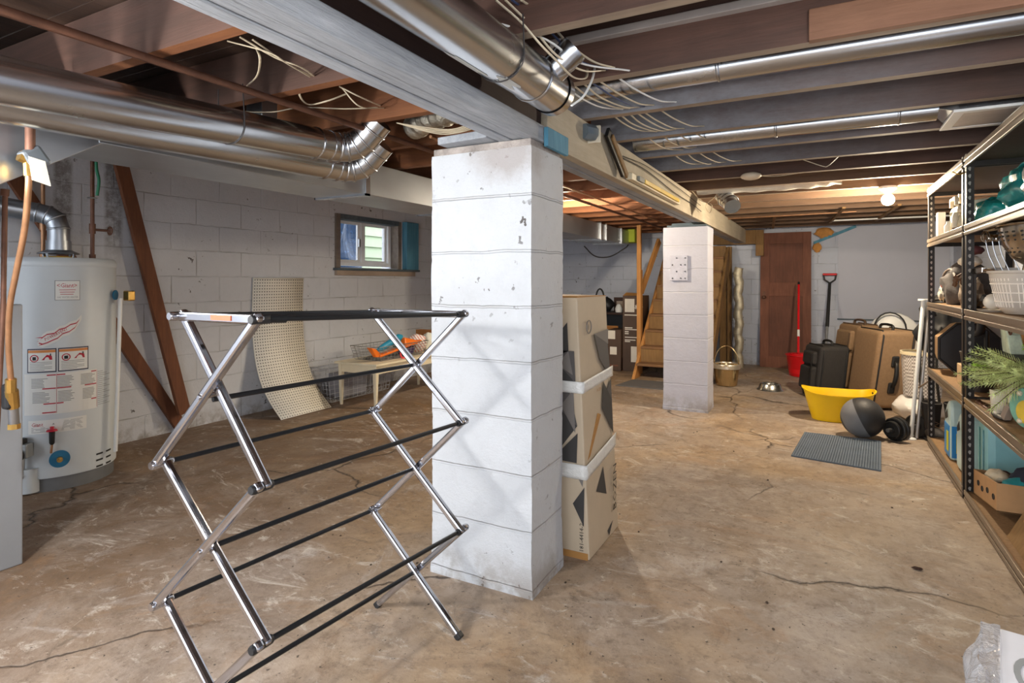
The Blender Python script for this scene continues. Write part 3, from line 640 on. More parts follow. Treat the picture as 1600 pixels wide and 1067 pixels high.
M_lab = mat('label white', 'E6E6E2', .5, 0, .02); M_red = mat('label red', 'B5122E', .5, 0, .05); M_navy = mat('label navy', '1C2440', .5); M_grey = mat('label grey text', '8B8B8B', .6); M_ink = mat('ink black', '1A1A1A', .6)
def label_part(nm, fn, lab=None):
    mb = MB(); fn(mb); return put(nm, mb, [M_lab, M_red, M_navy, M_grey, M_ink, M_orange], t, world=True, label=lab)
M_orange = mat('label orange', 'D98A4A', .5)
def f1(mb):
    mb.mi = 3; patch(mb, -28, -4.6, 1.047, 1.157, .0010); mb.mi = 0; patch(mb, -27.4, -5.2, 1.050, 1.154, .0016)
    mb.mi = 1; ptext(mb, '<Giant>', .034, -26.3, 1.118, .0024, .80)
    for i in range(3): patch(mb, -24+i*.5, -9-i, 1.103-.012*i, 1.106-.012*i, .0022)
    mb.mi = 3; ptext(mb, 'GAS WATER HEATER', .0125, -26, 1.06, .0024, .8)
label_part('maker_label', f1, 'small white label with a red name near the top of the tank')
def f2(mb):
    # flame-shaped emblem, streaming up to the right
    up = [(0, 0), (.03, .035), (.055, .05), (.10, .055), (.13, .075), (.165, .082), (.20, .10), (.235, .106), (.27, .135)]
    lo = [(0, 0), (.03, -.008), (.06, .0), (.09, .012), (.12, .022), (.15, .045), (.19, .055), (.225, .075), (.27, .135)]
    def P(x, z, e): return hp(-43+math.degrees(x*.72/HR), .815+z*1.0, e)
    for mi, k, e in ((0, .014, .0012), (1, 0.0, .0018), (0, -.006, .0024)):
        mb.mi = mi; n = len(up)
        vs = [P(x, z+k, e) for x, z in up]+[P(x, z-k, e) for x, z in lo]
        mb.add(vs, [(i, i+1, n+i+1, n+i) for i in range(n-1)])
    mb.mi = 1; b = MB().text('POWERVENT', .026, Matrix.Rotation(math.radians(22), 4, 'Z'))
    mb.add([P(.045+p.x*.95, .010+p.y, .0030) for p in b.v], b.f)
    for i in range(3): mb.add([P(-.02+.01*i, .03-.022*i, .002), P(.03, .028-.018*i, .002), P(.03, .034-.018*i, .002)], [(0, 1, 2)])
label_part('flame_emblem', f2, 'red and white flame emblem slanting across the tank')
def warn(a0, a1, z0, z1):
    def f(mb):
        mb.mi = 2; patch(mb, a0, a1, z0, z1, .0012); mb.mi = 0; patch(mb, a0+.9, a1-.9, z0+.006, z1-.006, .0018)
        mb.mi = 5; patch(mb, a0+.9, a1-.9, z1-.022, z1-.008, .0022)
        mb.mi = 1; w = a1-a0
        c = hp(a0+w*.25, z1-.052, .0022)
        R = [(hp(a0+w*.25+math.degrees(.020*math.cos(j*PI/8)/HR), z1-.052+.020*math.sin(j*PI/8), .0022)) for j in range(16)]
        r2 = [(hp(a0+w*.25+math.degrees(.015*math.cos(j*PI/8)/HR), z1-.052+.015*math.sin(j*PI/8), .0022)) for j in range(16)]
        mb.add(R+r2, [(j, (j+1) % 16, 16+(j+1) % 16, 16+j) for j in range(16)])
        mb.add([hp(a0+w*.50, z1-.062, .0024), hp(a0+w*.86, z1-.062, .0024), hp(a0+w*.84, z1-.040, .0024), hp(a0+w*.68, z1-.034, .0024)], [(0, 1, 2, 3)])
        mb.mi = 4; patch(mb, a0+w*.19, a0+w*.31, z1-.062, z1-.044, .0026)
        patch(mb, a0+w*.78, a0+w*.82, z1-.040, z1-.028, .0026)
        mb.mi = 3
        for i in range(6): patch(mb, a0+w*.10, a0+w*(.85 if i % 3 else .6), z0+.012+i*.0085, z0+.0145+i*.0085, .0022)
    return f
label_part('warning_label', warn(-53, -26.3, .655, .785), 'warning label with a red ring, left one'); label_part('warning_label', warn(-25, 4, .655, .785), 'warning label with a red ring, right one')
def f4(mb):
    mb.mi = 0; patch(mb, -56, 14, .425, .648, .0010, 14)
    mb.mi = 1
    for a, b, z in ((-35, -26.8, .636), (-26, -18.5, .636), (7, 13, .636), (-39, -26.8, .563), (-26, -13, .563), (0, 13, .563), (-38, -26.8, .480), (-26, -20, .480), (7, 13, .480), (-39, -26.8, .432)): patch(mb, a, b, z, z+.006, .0016, 3)
    for a in (-26.4, 13.6): patch(mb, a, a+.3, .43, .645, .0016, 1)
    mb.mi = 3; r = random.Random(5)
    for a, b, z0, z1 in ((-49, -34, .572, .625), (-26, -10, .572, .628), (-4, 12, .572, .628), (-48, -32, .49, .552), (-25, -9, .49, .552), (-2, 11, .49, .552)):
        z = z0
        while z < z1: patch(mb, a, b-(b-a)*r.random()*.3, z, z+.0032, .0016, 3); z += .0078
label_part('instruction_label', f4, 'wide instruction label of grey text with red bars')
def f5(mb):
    mb.mi = 3
    for i in range(18): patch(mb, 15, 34-6*((i*7) % 3), .44+i*.0112, .4425+i*.0112, .0010, 3)
label_part('printed_lines', f5)
def f6(mb):
    mb.mi = 0; patch(mb, -52, 2, .322, .395, .0012, 10)
    mb.mi = 1; ptext(mb, 'Giant', .030, -49, .362, .002, .8); mb.mi = 4; ptext(mb, 'A', .014, -30, .366, .002)
    mb.mi = 3
    for i in range(5): patch(mb, -49, -34+(i*5) % 7, .330+i*.006, .332+i*.006, .0018, 2)
    for i in range(9): patch(mb, -22+i*.3, -2-(i*5) % 4, .332+i*.0062, .3338+i*.0062, .0018, 2)
label_part('rating_label', f6, 'white rating strip below the instruction label')
# vents, access door, drain
mb = MB()
for i in range(3): patch(mb, 13, 22, .150-.035*i, .160-.035*i, .0016, 3); patch(mb, 27, 36, .150-.035*i, .160-.035*i, .0016, 3)
put('vent_slot', mb, M_black, t, world=True)
mb = MB(); patch(mb, -66, 8, .08, .135+.0, .0035, 14); put('access_door', mb, M_enam, t, world=True, smooth=40)
def outward(a): a = math.radians(a); return Vector((math.cos(a), math.sin(a), 0))
mb = MB(); d = outward(-23.5); mb.lathe([(.0001, 0), (.047, 0), (.047, .006), (.0001, .006)], hp(-23.5, .175, 0), 28, d); mb.mi = 1
mb.lathe([(.014, .004), (.014, .03), (.008, .03), (.008, .055), (.0001, .055)], hp(-23.5, .175, 0), 14, d)
put('drain_valve', mb, [mat('blue plastic', '1F6E95', .45), M_brass], t, world=True, smooth=40, label='brass drain valve in a blue disc')
mb = MB(); c = hp(-55, .245, .03); mb.bar(c-outward(-55)*.035, c+outward(-55)*.03, .085, .075)
put('gas_control', mb, mat('control grey', '9DA0A0', .45, .4), t, world=True, bevel=.006)
mb = MB(); d = outward(-55); mb.lathe([(.0001, 0), (.034, 0), (.034, .02), (.026, .032), (.0001, .034)], c+d*.03+Vector((.0, 0, -.02)), 18, d); put('control_dial', mb, M_black, t, world=True, smooth=30)
put('control_cap', MB().box(c.x-.02, c.x+.02, c.y-.02, c.y+.02, c.z+.04, c.z+.065), M_black, t, world=True, bevel=.004)
put('burner_pipe', MB().tube([c+Vector((0, 0, -.04)), c+Vector((0, 0, -.15))], .015, 12).tube(curve([c+Vector((.01, 0, -.03)), c+Vector((-.01, -.03, -.08)), c+Vector((.02, 0, -.14))], 6), .003, 6), M_galvd, t, world=True, smooth=40)
mb = MB(); patch(mb, -66, -46, .02, .135, .03, 8); patch(mb, -66, -46, .02, .135, .004, 8); put('burner_cover', MB().lathe([(.0001, .01), (.045, .01), (.045, .14), (.0001, .14)], hp(-52, 0, -.01), 20), M_enam, t, world=True, smooth=40)
# draft hood and flue
mb = MB(); mb.lathe([(.060, .10), (.062, .045), (.10, .028), (.102, .022), (.06, .024)], (HX, HY, 1.29), 32); put('draft_hood', mb, M_galvd, t, world=True, smooth=35)
for j in range(4): a = j*PI/2+.5; put('hood_leg', MB().bar((HX+.085*math.cos(a), HY+.085*math.sin(a), 1.288), (HX+.09*math.cos(a), HY+.09*math.sin(a), 1.315), .012, .004), M_galvd, t, world=True)
put('yellow_gasket', MB().lathe([(.0001, 0), (.07, 0), (.07, .008), (.0001, .008)], (HX, HY, 1.289), 24), mat('gasket yellow', 'D8B01A', .6), t, world=True)
FP = [Vector((HX, HY, 1.385)), Vector((HX, HY, 1.46))] + gore((HX, HY, 1.47), Vector((0, 0, 1)), (HX-.09, HY-.13, 1.56), Vector((-.3, -.93, .15)).normalized(), 4)[1:] + [Vector((HX-.21, HY-.5, 1.615)), Vector((HX-.33, HY-.9, 1.68))]
round_duct('flue_pipe', 'galvanised flue pipe rising from the water heater and bending to the wall', FP, .055, [(FP[i], FP[min(i+1, len(FP)-1)]-FP[i-1]) for i in (1, 2, 3, 4, 5)], cat='flue pipe', m=M_galvd)
# water pipes
pipe('copper hot water pipe on top of the water heater', [(-4.13, 1.79, 1.28), (-4.13, 1.79, 2.04)], .011, M_copper, fits=[((-4.13, 1.79, 1.28), (-4.13, 1.79, 1.33)), ((-4.13, 1.79, 1.46), (-4.13, 1.79, 1.50))])
t = pipe('brown cold water pipe with a shut-off valve on top of the water heater', [(-3.90, 1.945, 1.28), (-3.90, 1.945, 1.66), (-3.90, 1.945, 2.04)], .011, M_iron, fits=[((-3.90, 1.945, 1.28), (-3.90, 1.945, 1.315)), ((-3.90, 1.945, 1.44), (-3.90, 1.945, 1.50))])
put('valve_stem', MB().tube([(-3.90, 1.945, 1.465), (-3.87, 2.02, 1.462)], .008, 8), M_iron, t, world=True)
put('valve_handle', MB().tube([(-3.87+.01*math.cos(a)*.4, 2.025+.012*math.cos(a)*0, 1.462) if False else (-3.87+.024*math.cos(a), 2.028, 1.462+.024*math.sin(a)) for a in [i*PI/6 for i in range(12)]], .005, 6, closed=True).bar((-3.894, 2.028, 1.462), (-3.846, 2.028, 1.462), .006, .006).bar((-3.87, 2.028, 1.438), (-3.87, 2.028, 1.486), .006, .006), M_iron, t, world=True, smooth=40)
put('pipe_clip', MB().tube([(-3.90+.022*math.cos(a), 1.945+.022*math.sin(a), 1.655) for a in [i*PI/6 for i in range(12)]], .004, 6, closed=True), M_galvd, t, world=True)
solo('green_hose', MB().tube(curve([(-3.882, 1.955, 2.0), (-3.875, 1.955, 1.84), (-3.862, 1.962, 1.76), (-3.872, 1.957, 1.67)], 8), .009, 8), mat('green hose', '2E7F5C', .5), 'short green hose hanging beside the cold water pipe', 'hose', smooth=50)
# relief valve and white discharge tube
t = thing('relief_pipe', 'white plastic discharge tube with a brass relief valve beside the water heater', 'pipe', (-3.72, 2.02, .18))
put('tube', MB().tube([(-3.7, 1.997, 1.051), (-3.68, 1.958, 0.151)], .011, 12), M_white, t, world=True, smooth=50)
put('relief_valve', MB().box(-3.735, -3.675, 2.03, 2.07, 1.035, 1.095), M_brass, t, world=True, bevel=.006)
put('blue_collar', MB().lathe([(.0001, 0), (.03, 0), (.03, .006), (.0001, .006)], (-3.745, 1.99, 1.07), 16, (.8, .6, 0)), bpy.data.materials['blue plastic'], t, world=True)
# screwdriver leaning on the heater? it hangs as igniter tool
t = thing('screwdriver', 'screwdriver with a black and red handle stuck upright on the front of the water heater', 'screwdriver', hp(-30, .21, .02))
put('handle', MB().tube([hp(-30, .262, .018), hp(-30, .27, .018), hp(-30, .33, .018), hp(-30, .336, .018)], [.007, .012, .014, .008], 12), M_black, t, world=True, smooth=40)
put('red_cap', MB().tube([hp(-30, .336, .018), hp(-30, .343, .018), hp(-30, .346, .018), hp(-30, .36, .018)], [.026, .022, .01, .009], 14), M_red, t, world=True, smooth=30)
put('shaft', MB().tube([hp(-30, .262, .018), hp(-31, .215, .012)], .006, 8), M_copper, t, world=True, smooth=40)

# gas line with drip leg, in front of the furnace
t = thing('gas_line', 'copper gas line with brass fittings hanging in front of the furnace and duct', 'gas pipe', (-2.7, 1.064, 0.597))
P = curve([(-2.24, 0.933, 1.514), (-2.26, 0.939, 1.438), (-2.34, 0.962, 1.32), (-2.46, 0.986, 1.172), (-2.54, 1.001, 1.059), (-2.6, 1.021, 0.919), (-2.64, 1.044, 0.792)], 8)
put('copper_tube', MB().tube(P, .0095, 12), M_copper, t, world=True, smooth=50)
put('upper_fitting', MB().tube([(-2.24, 0.931, 1.534), (-2.24, 0.933, 1.487)], .014, 8).tube([(-2.24, 0.907, 1.548), (-2.24, 0.936, 1.539)], .018, 8), M_brass, t, world=True, smooth=30)
put('flare_nut', MB().tube([(-2.64, 1.044, 0.792), (-2.65, 1.048, 0.743)], .017, 8), M_brass, t, world=True, smooth=30)
put('valve_body', MB().tube([(-2.66, 1.054, 0.746), (-2.68, 1.066, 0.68)], .021, 10), M_brass, t, world=True, smooth=30)
put('end_cap', MB().tube([(-2.7, 1.078, 0.613), (-2.7, 1.078, 0.594)], .021, 8), M_brass, t, world=True, smooth=30)
put('drip_leg', MB().tube([(-2.68, 1.066, 0.685), (-2.7, 1.078, 0.608)], .017, 10), M_galvd, t, world=True, smooth=40)
put('shutoff_lever', MB().box(-2.70, -2.66, 1.035, 1.06, .675, .77), M_black, t, world=True, bevel=.01)
t = thing('gas_regulator', 'grey gas regulator with a white paper tag hanging from the sheet metal plenum', 'regulator', (-2.24, 0.959, 1.543))
put('housing', MB().bar((-2.24, 0.928, 1.574), (-2.24, 0.966, 1.52), .05, .06), mat('regulator grey', '6E757B', .4, .5), t, world=True, bevel=.01)
put('supply_pipe', MB().tube([(-2.23, 0.932, 1.568), (-2.23, 0.932, 1.66), (-2.23, 0.934, 1.803)], .014, 10), M_iron, t, world=True, smooth=40)
a, b, c_, d_ = (-2.19, 0.91, 1.541), (-2.19, 0.954, 1.533), (-2.19, 0.97, 1.456), (-2.19, 0.92, 1.469)
put('paper_tag', MB().prism([a, b, c_, d_], (.004, 0, 0)), mat('paper tag', 'DCD6C4', .7), t, world=True)
mb = MB()
pipe('rusty pipe drop beside the gas line at the edge of the view', [(-2.7, 1.05, 1.485), (-2.72, 1.052, 1.054), (-2.75, 1.042, 0.523)], .009, M_iron, fits=[((-2.7, 1.05, 1.495), (-2.7, 1.048, 1.47))])

# ------------------------------------------------------------------ wooden braces on the left wall
solo('wooden_brace', MB().bar((-4.33, 2.325, 2.03), (-4.29, 2.775, .15), .09, .036, (1, 0, 0)), M_brown, 'reddish brown plank leaning steeply on the left wall beside the water heater', 'plank', bevel=.003)
solo('wooden_brace', MB().bar((-4.375, 1.60, 2.03), (-4.372, 2.80, .03), .085, .036, (1, 0, 0)), M_brown, 'reddish brown plank slanting low behind the water heater, its foot on the floor', 'plank', bevel=.003)
# pegboard
M_peg = mat('pegboard cream', 'E6E0D2', .6, 0, .04)
prof = [(-4.385, 1.185), (-4.385, 1.0), (-4.375, .80), (-4.35, .60), (-4.30, .42), (-4.22, .26), (-4.10, .12), (-3.965, .004)]
P = curve([(x, 0, z) for x, z in prof], 5); n = len(P)
t = thing('pegboard', 'cream pegboard sheet sagging in a curve against the grey block wall', 'pegboard', (-4.0, 3.7, 0))
mb = MB().grid(lambda u, v: Vector((P[min(n-1, round(v*(n-1)))].x, 3.46+.04*v*0-.06*v+.56*u, P[min(n-1, round(v*(n-1)))].z)), 2, n-1)
put('sheet', mb, M_peg, t, world=True, smooth=60, thick=.005)
# arc-length param for the holes
L = [0]
for i in range(1, n): L.append(L[-1]+(P[i]-P[i-1]).length)
def at(s):
    for i in range(1, n):
        if L[i] >= s:
            f = (s-L[i-1])/(L[i]-L[i-1]); p = P[i-1].lerp(P[i], f); d = (P[i]-P[i-1]).normalized(); return p, Vector((-d.z, 0, d.x)), (i-1+f)/(n-1), d
    return P[-1], Vector((1, 0, 0)), 1, Vector((0, 0, -1))
mb = MB(); s = .02
while s < L[-1]-.01:
    p, nn, v, d = at(s)
    if nn.x < 0: nn = -nn
    for j in range(21):
        y = 3.46-.06*v+.018+.0262*j; c = Vector((p.x, y, p.z))+nn*.0032
        mb.add([c+Vector((0, math.cos(a), 0))*.0056+d*math.sin(a)*.0056 for a in [q*PI/3 for q in range(6)]], [tuple(range(6))])
    s += .0262
hb = put('peg_hole', mb, mat('hole dark', '1E1A16', .8), t, world=True); hb['kind'] = 'stuff'


# ------------------------------------------------------------------ folding drying rack
t = thing('drying_rack', 'folding chrome clothes drying rack with black rods in front of the big column', 'drying rack', (-1.24, 1.24, 0))
M_rod = mat('black rod', '1B1D20', .4, .2, .1)
YA, YB = .885, 1.60          # the two end frames
HT, ST = 1.045, 1.045/3
def nx(side, y, top=False):             # x of the two uprights of a frame
    c = -1.275 + (y-YA)/(YB-YA)*.065
    return c-.185+(.075 if top and y < 1 else 0) if side == 0 else c+.18
def ht(y): return HT+(.022 if y < 1 else 0)
for fi, (y, o) in enumerate(((YA, 1), (YB, -1))):
    fr = []
    for k in range(3):
        z0, z1 = ST*k, (ST*(k+1) if k < 2 else ht(y))
        for s in (0, 1):
            a = Vector((nx(s, y), y+o*.011*(1 if s else -1), z0+.004)); b = Vector((nx(1-s, y, k == 2), y+o*.011*(1 if s else -1), z1))
            d = (b-a).normalized(); ext = .012 if k else 0
            st = put('chrome_strut', MB().bar(a-d*ext, b+d*.014, .021, .021, (0, 1, 0)), M_chrome, t, world=True, bevel=.006)
            if k == 0: put('foot_cap', MB().bar(a-d*.003, a+d*.018, .023, .023, (0, 1, 0)), M_black, st, world=True, bevel=.004)
        cx, cz = (nx(0, y)+nx(1, y))/2, (z0+z1)/2
        put('rivet', MB().lathe([(.0001, .026), (.005, .026), (.007, .022), (.007, -.022), (.005, -.026), (.0001, -.026)], (cx, y, cz), 12, (0, 1, 0)), M_chrome, t, world=True, smooth=40)
    for k in (1, 2, 3):
        for s in (0, 1):
            put('joint_cap', MB().lathe([(.0001, .028), (.009, .028), (.011, .024), (.011, -.024), (.009, -.028), (.0001, -.028)], (nx(s, y, k == 3), y, ST*k if k < 3 else ht(y)), 12, (0, 1, 0)), M_black if s else M_chrome, t, world=True, smooth=40)
    put('top_crossbar', MB().bar((nx(0, y, True), y, ht(y)-.001), (nx(1, y), y, ht(y)-.001), .016, .022), M_chrome, t, world=True, bevel=.004)
    if fi == 0:
        put('orange_strip', MB().bar((nx(0, y, True)+.13, y-.009, ht(y)), (nx(0, y, True)+.20, y-.009, ht(y)), .002, .012), mat('orange reflector', 'D2643A', .4), t, world=True)  # orange reflection on the chrome bar, painted as a strip
rods = [(nx(1, YA), nx(1, YB), (ht(YA), ht(YB))), (nx(0, YA, True), nx(0, YB), (ht(YA), ht(YB)))] + [(nx(0, YA, True)+.29*f, nx(0, YB)+.365*f, (ht(YA)-.002, HT-.002)) for f in (.33, .66)]
for k in (1, 2): rods += [(nx(0, YA), nx(0, YB), ST*k), (nx(1, YA), nx(1, YB), ST*k)]
for k in (0, 1, 2): rods += [((nx(0, YA)+nx(1, YA))/2, (nx(0, YB)+nx(1, YB))/2, ST*(k+.5))]
for i, (xa, xb, z) in enumerate(rods):
    za, zb = z if isinstance(z, tuple) else (z, z)
    put('drying_rod', MB().tube([(xa, YA+.012, za), (xb, YB-.012, zb)], .0065, 12), M_rod, t, world=True, smooth=50)
put('rod_socket', MB().tube([(nx(1, YA)+.003, YA+.02, ht(YA)), (nx(1, YA)+.006, YA+.06, ht(YA)-.002)], .0095, 12), M_rod, t, world=True, smooth=40)

# ------------------------------------------------------------------ low bench with wire basket and toys
M_bench = mat('cream painted bench', 'DCD0B4', .55, 0, .08, 5)
t = thing('bench', 'low cream wooden bench with tapered legs against the grey block wall', 'bench', (-3.79, 4.65, 0))
put('seat_board', MB().box(-4.04, -3.53, 4.07, 5.35, .385, .405), M_bench, t, world=True, bevel=.004)
put('apron', MB().box(-4.01, -3.56, 4.10, 4.12, .31, .385).box(-4.01, -3.56, 5.30, 5.32, .31, .385).box(-3.58, -3.56, 4.12, 5.30, .31, .385).box(-4.01, -3.99, 4.12, 5.30, .31, .385), M_bench, t, world=True)
for x in (-3.99, -3.575):
    for y in (4.115, 5.305):
        put('leg', MB().hexa([(x-.011, y-.011, 0), (x+.011, y-.011, 0), (x+.011, y+.011, 0), (x-.011, y+.011, 0)], [(x-.021, y-.021, .385), (x+.021, y-.021, .385), (x+.021, y+.021, .385), (x-.021, y+.021, .385)]), M_bench, t, world=True, bevel=.002)
def wire_basket(label, x0, x1, y0, y1, z0, z1, m, nx_=8, ny_=14, nz_=5, cat='basket'):
    t = thing('wire_basket', label, cat, ((x0+x1)/2, (y0+y1)/2, z0)); r = .0022
    rim = MB().tube([(x0, y0, z1), (x1, y0, z1), (x1, y1, z1), (x0, y1, z1)], r*1.8, 6, closed=True)
    g = MB(); f = .88
    def P(x, y, z):
        s = f+(1-f)*(z-z0)/(z1-z0); return ((x-(x0+x1)/2)*s+(x0+x1)/2, (y-(y0+y1)/2)*s+(y0+y1)/2, z)
    for i in range(nz_): z = z0+.003+(z1-z0)*i/nz_; g.tube([P(x0, y0, z), P(x1, y0, z), P(x1, y1, z), P(x0, y1, z)], r, 4, closed=True)
    for i in range(nx_+1): x = x0+(x1-x0)*i/nx_; g.tube([P(x, y0, z1), P(x, y0, z0+.003), P(x, y1, z0+.003), P(x, y1, z1)], r, 4)
    for i in range(ny_+1): y = y0+(y1-y0)*i/ny_; g.tube([P(x0, y, z1), P(x0, y, z0+.003), P(x1, y, z0+.003), P(x1, y, z1)], r, 4)
    put('rim', rim, m, t, world=True, smooth=40); put('wire_grid', g, m, t, world=True)
    return t
M_wirem = mat('silver wire', 'A9ABAD', .35, .8)
wire_basket('low silver wire basket on the cream bench, full of bright toys', -3.98, -3.62, 4.22, 4.98, .405, .54, M_wirem)
wire_basket('low white wire basket on the floor between the pegboard and the bench', -4.36, -4.10, 4.05, 5.0, .0, .33, mat('white wire', 'C8C8CA', .5), 6, 14, 8)
solo('green_box_lid', MB().box(-4.30, -4.12, 4.25, 4.6, .02, .25), mat('grey sack', '9A989C', .7), 'grey box standing inside the floor basket by the wall', 'box', bevel=.01)
# toys
M_or = mat('orange plastic', 'E2701C', .4, 0, .05); M_teal = mat('teal foam', '1F86A8', .5, 0, .1)
t = thing('toy_racket', 'orange plastic toy scoop lying across the wire basket', 'toy', (-3.7, 4.5, .47))
put('scoop', MB().bar((-3.66, 4.24, .455), (-3.66, 4.88, .545), .07, .022), M_or, t, world=True, bevel=.008)
put('fin', MB().hexa([(-3.68, 4.20, .45), (-3.64, 4.20, .45), (-3.64, 4.30, .45), (-3.68, 4.30, .45)], [(-3.70, 4.13, .545), (-3.64, 4.13, .545), (-3.64, 4.19, .53), (-3.70, 4.19, .53)]), M_or, t, world=True, bevel=.006)
put('hoop', MB().hexa([(-3.70, 4.60, .52), (-3.62, 4.60, .52), (-3.62, 4.86, .53), (-3.70, 4.86, .53)], [(-3.68, 4.62, .60), (-3.64, 4.62, .60), (-3.64, 4.78, .565), (-3.68, 4.78, .565)]), M_or, t, world=True, bevel=.01)
solo('foam_dart', MB().tube([(-3.72, 4.30, .50), (-3.71, 4.36, .52), (-3.70, 4.6, .60), (-3.70, 4.64, .605)], [.012, .03, .036, .02], 14), M_teal, 'teal foam tube toy leaning on the orange toy in the basket', 'toy', smooth=50)
solo('toy_ring', MB().tube([(-3.60, 4.55+.05*math.cos(a), .455+.05*math.sin(a)) for a in [i*PI/8 for i in range(16)]], .008, 8, closed=True).tube([(-3.60, 4.50, .455), (-3.60, 4.60, .455)], .006, 6).tube([(-3.60, 4.55, .41), (-3.60, 4.55, .505)], .006, 6), mat('coral red plastic', 'E5484E', .4), 'coral red plastic ring with a cross, at the front of the basket', 'toy', smooth=50)
def cloth_lump(name, label, c, r, sz, m, seed, cat='cloth', group=None, jit=.35, **kw):
    mb = MB().ball(c, r, 22, sz, jit, seed); zb = min(p.z for p in mb.v)
    return solo(name, mb, m, label, cat, group, smooth=60, **kw)
kk = NT('striped cloth'); w = kk.n('ShaderNodeTexWave', wave_type='BANDS', bands_direction='DIAGONAL'); w.inputs['Scale'].default_value = 14; w.inputs['Distortion'].default_value = 1.5
kk.l(kk.tc.outputs['Object'], w.inputs['Vector']); kk.l(kk.ramp(w.outputs['Fac'], [(.80, hexc('E8E2DC')), (.88, hexc('C8423E'))]), kk.b.inputs['Base Color']); M_stripe = kk.m
cloth_lump('striped_cloth', 'white cloth with red stripes bunched in the wire basket', (-3.76, 4.96, .50), .10, (1, 1, .95), M_stripe, 3)
cloth_lump('white_cloth', 'white rolled cloth at the column end of the wire basket', (-3.74, 5.14, .50), .085, (1, 1, 1.1), mat('soft white cloth', 'D8D8CC', .8), 5)
cloth_lump('purple_toy', 'dark purple patterned toy in the middle of the wire basket', (-3.72, 4.74, .46), .07, (1, 1.4, .8), mat('purple print', '3B2A5C', .6, 0, .6, 25), 7)
cloth_lump('teal_toy', 'green and blue soft toy behind the striped cloth', (-3.86, 4.82, .50), .07, (1, 1.1, .8), mat('green print', '2F7A66', .6, 0, .5, 20), 9)
t = thing('wooden_crate', 'small orange brown wooden box on the far end of the bench by the big column', 'box', (-3.85, 5.30, .405))
put('crate_body', MB().box(-3.98, -3.72, 5.24, 5.33, .405, .62), mat('crate brown', '9A6430', .6, 0, .2), t, world=True, bevel=.004)
put('handle_hole', MB().box(-3.725, -3.716, 5.26, 5.31, .54, .57), M_black, t, world=True)

# ------------------------------------------------------------------ tall printed carton behind the column
M_card = mat('printed kraft card', 'BFAE96', .75, 0, .06, 5); M_cardd = mat('plain kraft card', 'A97A42', .75, 0, .1, 5)
M_g1 = mat('print charcoal', '54504E', .7, 0, .08); M_g2 = mat('print dark grey', '3B3938', .7, 0, .08); M_g3 = mat('print mid grey', '77716C', .7, 0, .06)
M_tape = mat('white wrap tape', 'E2E2DE', .35, 0, .08, 9, .6)
t = thing('tall_carton', 'tall leaning kraft carton with grey triangle print and white tape bands behind the big column', 'carton', (-1.05, 2.46, 0))
def cx(z): return -.05*z/1.08
CX0, CX1, CY0, CY1 = -1.30, -.855, 2.29, 2.66
lev = [(0, .37), (.37, .72), (.72, 1.085)]
for i, (z0, z1) in enumerate(lev):
    e = .0 if i == 2 else .004*(2-i)
    a = [(CX0+cx(z0)-e, CY0-e, z0), (CX1+cx(z0)+e, CY0-e, z0), (CX1+cx(z0)+e, CY1+e, z0), (CX0+cx(z0)-e, CY1+e, z0)]
    b = [(x-cx(z0)+cx(z1), y, z1) for x, y, z in a]
    put('carton_section', MB().hexa(a, b), M_card, t, world=True, bevel=.006)
def front(pts, mb, e=.0015):   # pts: (s,z) on the face toward the camera, s measured from the free corner
    n = len(pts); mb.add([(CX1+cx(z)-s, CY0-.008-e, z) for s, z in pts], [tuple(range(n))])
def sidef(pts, mb, e=.0015):
    n = len(pts); mb.add([(CX1+cx(z)+.008+e, CY0+s, z) for s, z in pts], [tuple(range(n))])
pr = MB()
def tri(mi, fn, pts): pr.mi = mi; fn(pts, pr, .0015+.0004*mi)
# top section, face toward the camera
tri(0, front, [(.0, 1.07), (.05, 1.0), (.16, .84), (.16, 1.07)]) if False else None
tri(0, front, [(.36, 1.08), (.045, .86), (.36, .72)]); tri(1, front, [(.045, .98), (.15, .86), (.045, .86)]); tri(2, front, [(.06, 1.07), (.20, 1.07), (.15, .88)])
tri(0, front, [(.02, .86), (.15, .86), (.02, .73)]); tri(1, front, [(.15, .86), (.02, .73), (.16, .735)]); tri(2, front, [(.045, .86), (.10, .80), (.03, .76)])
tri(0, front, [(.05, .70), (.20, .70), (.02, .55)]); tri(1, front, [(.02, .55), (.20, .70), (.14, .40)]); tri(2, front, [(.03, .70), (.09, .63), (.03, .52)]); tri(1, front, [(.02, .52), (.14, .40), (.03, .395)])
tri(1, front, [(.10, 1.07), (.38, 1.07), (.38, .95), (.12, .97)]); tri(0, front, [(.055, .86), (.38, .74), (.38, .88)]); tri(2, front, [(.16, .735), (.38, .735), (.38, .80)]); tri(0, front, [(.14, .40), (.20, .70), (.38, .70), (.38, .40)]); tri(2, front, [(.16, .395), (.36, .395), (.28, .60)])
tri(1, front, [(.0, .30), (.055, .225), (.01, .135)]); tri(0, front, [(.055, .225), (.0, .30), (.01, .225)]); tri(2, front, [(.0, .36), (.04, .36), (.008, .30)]); tri(0, front, [(.10, .36), (.15, .36), (.14, .28)])
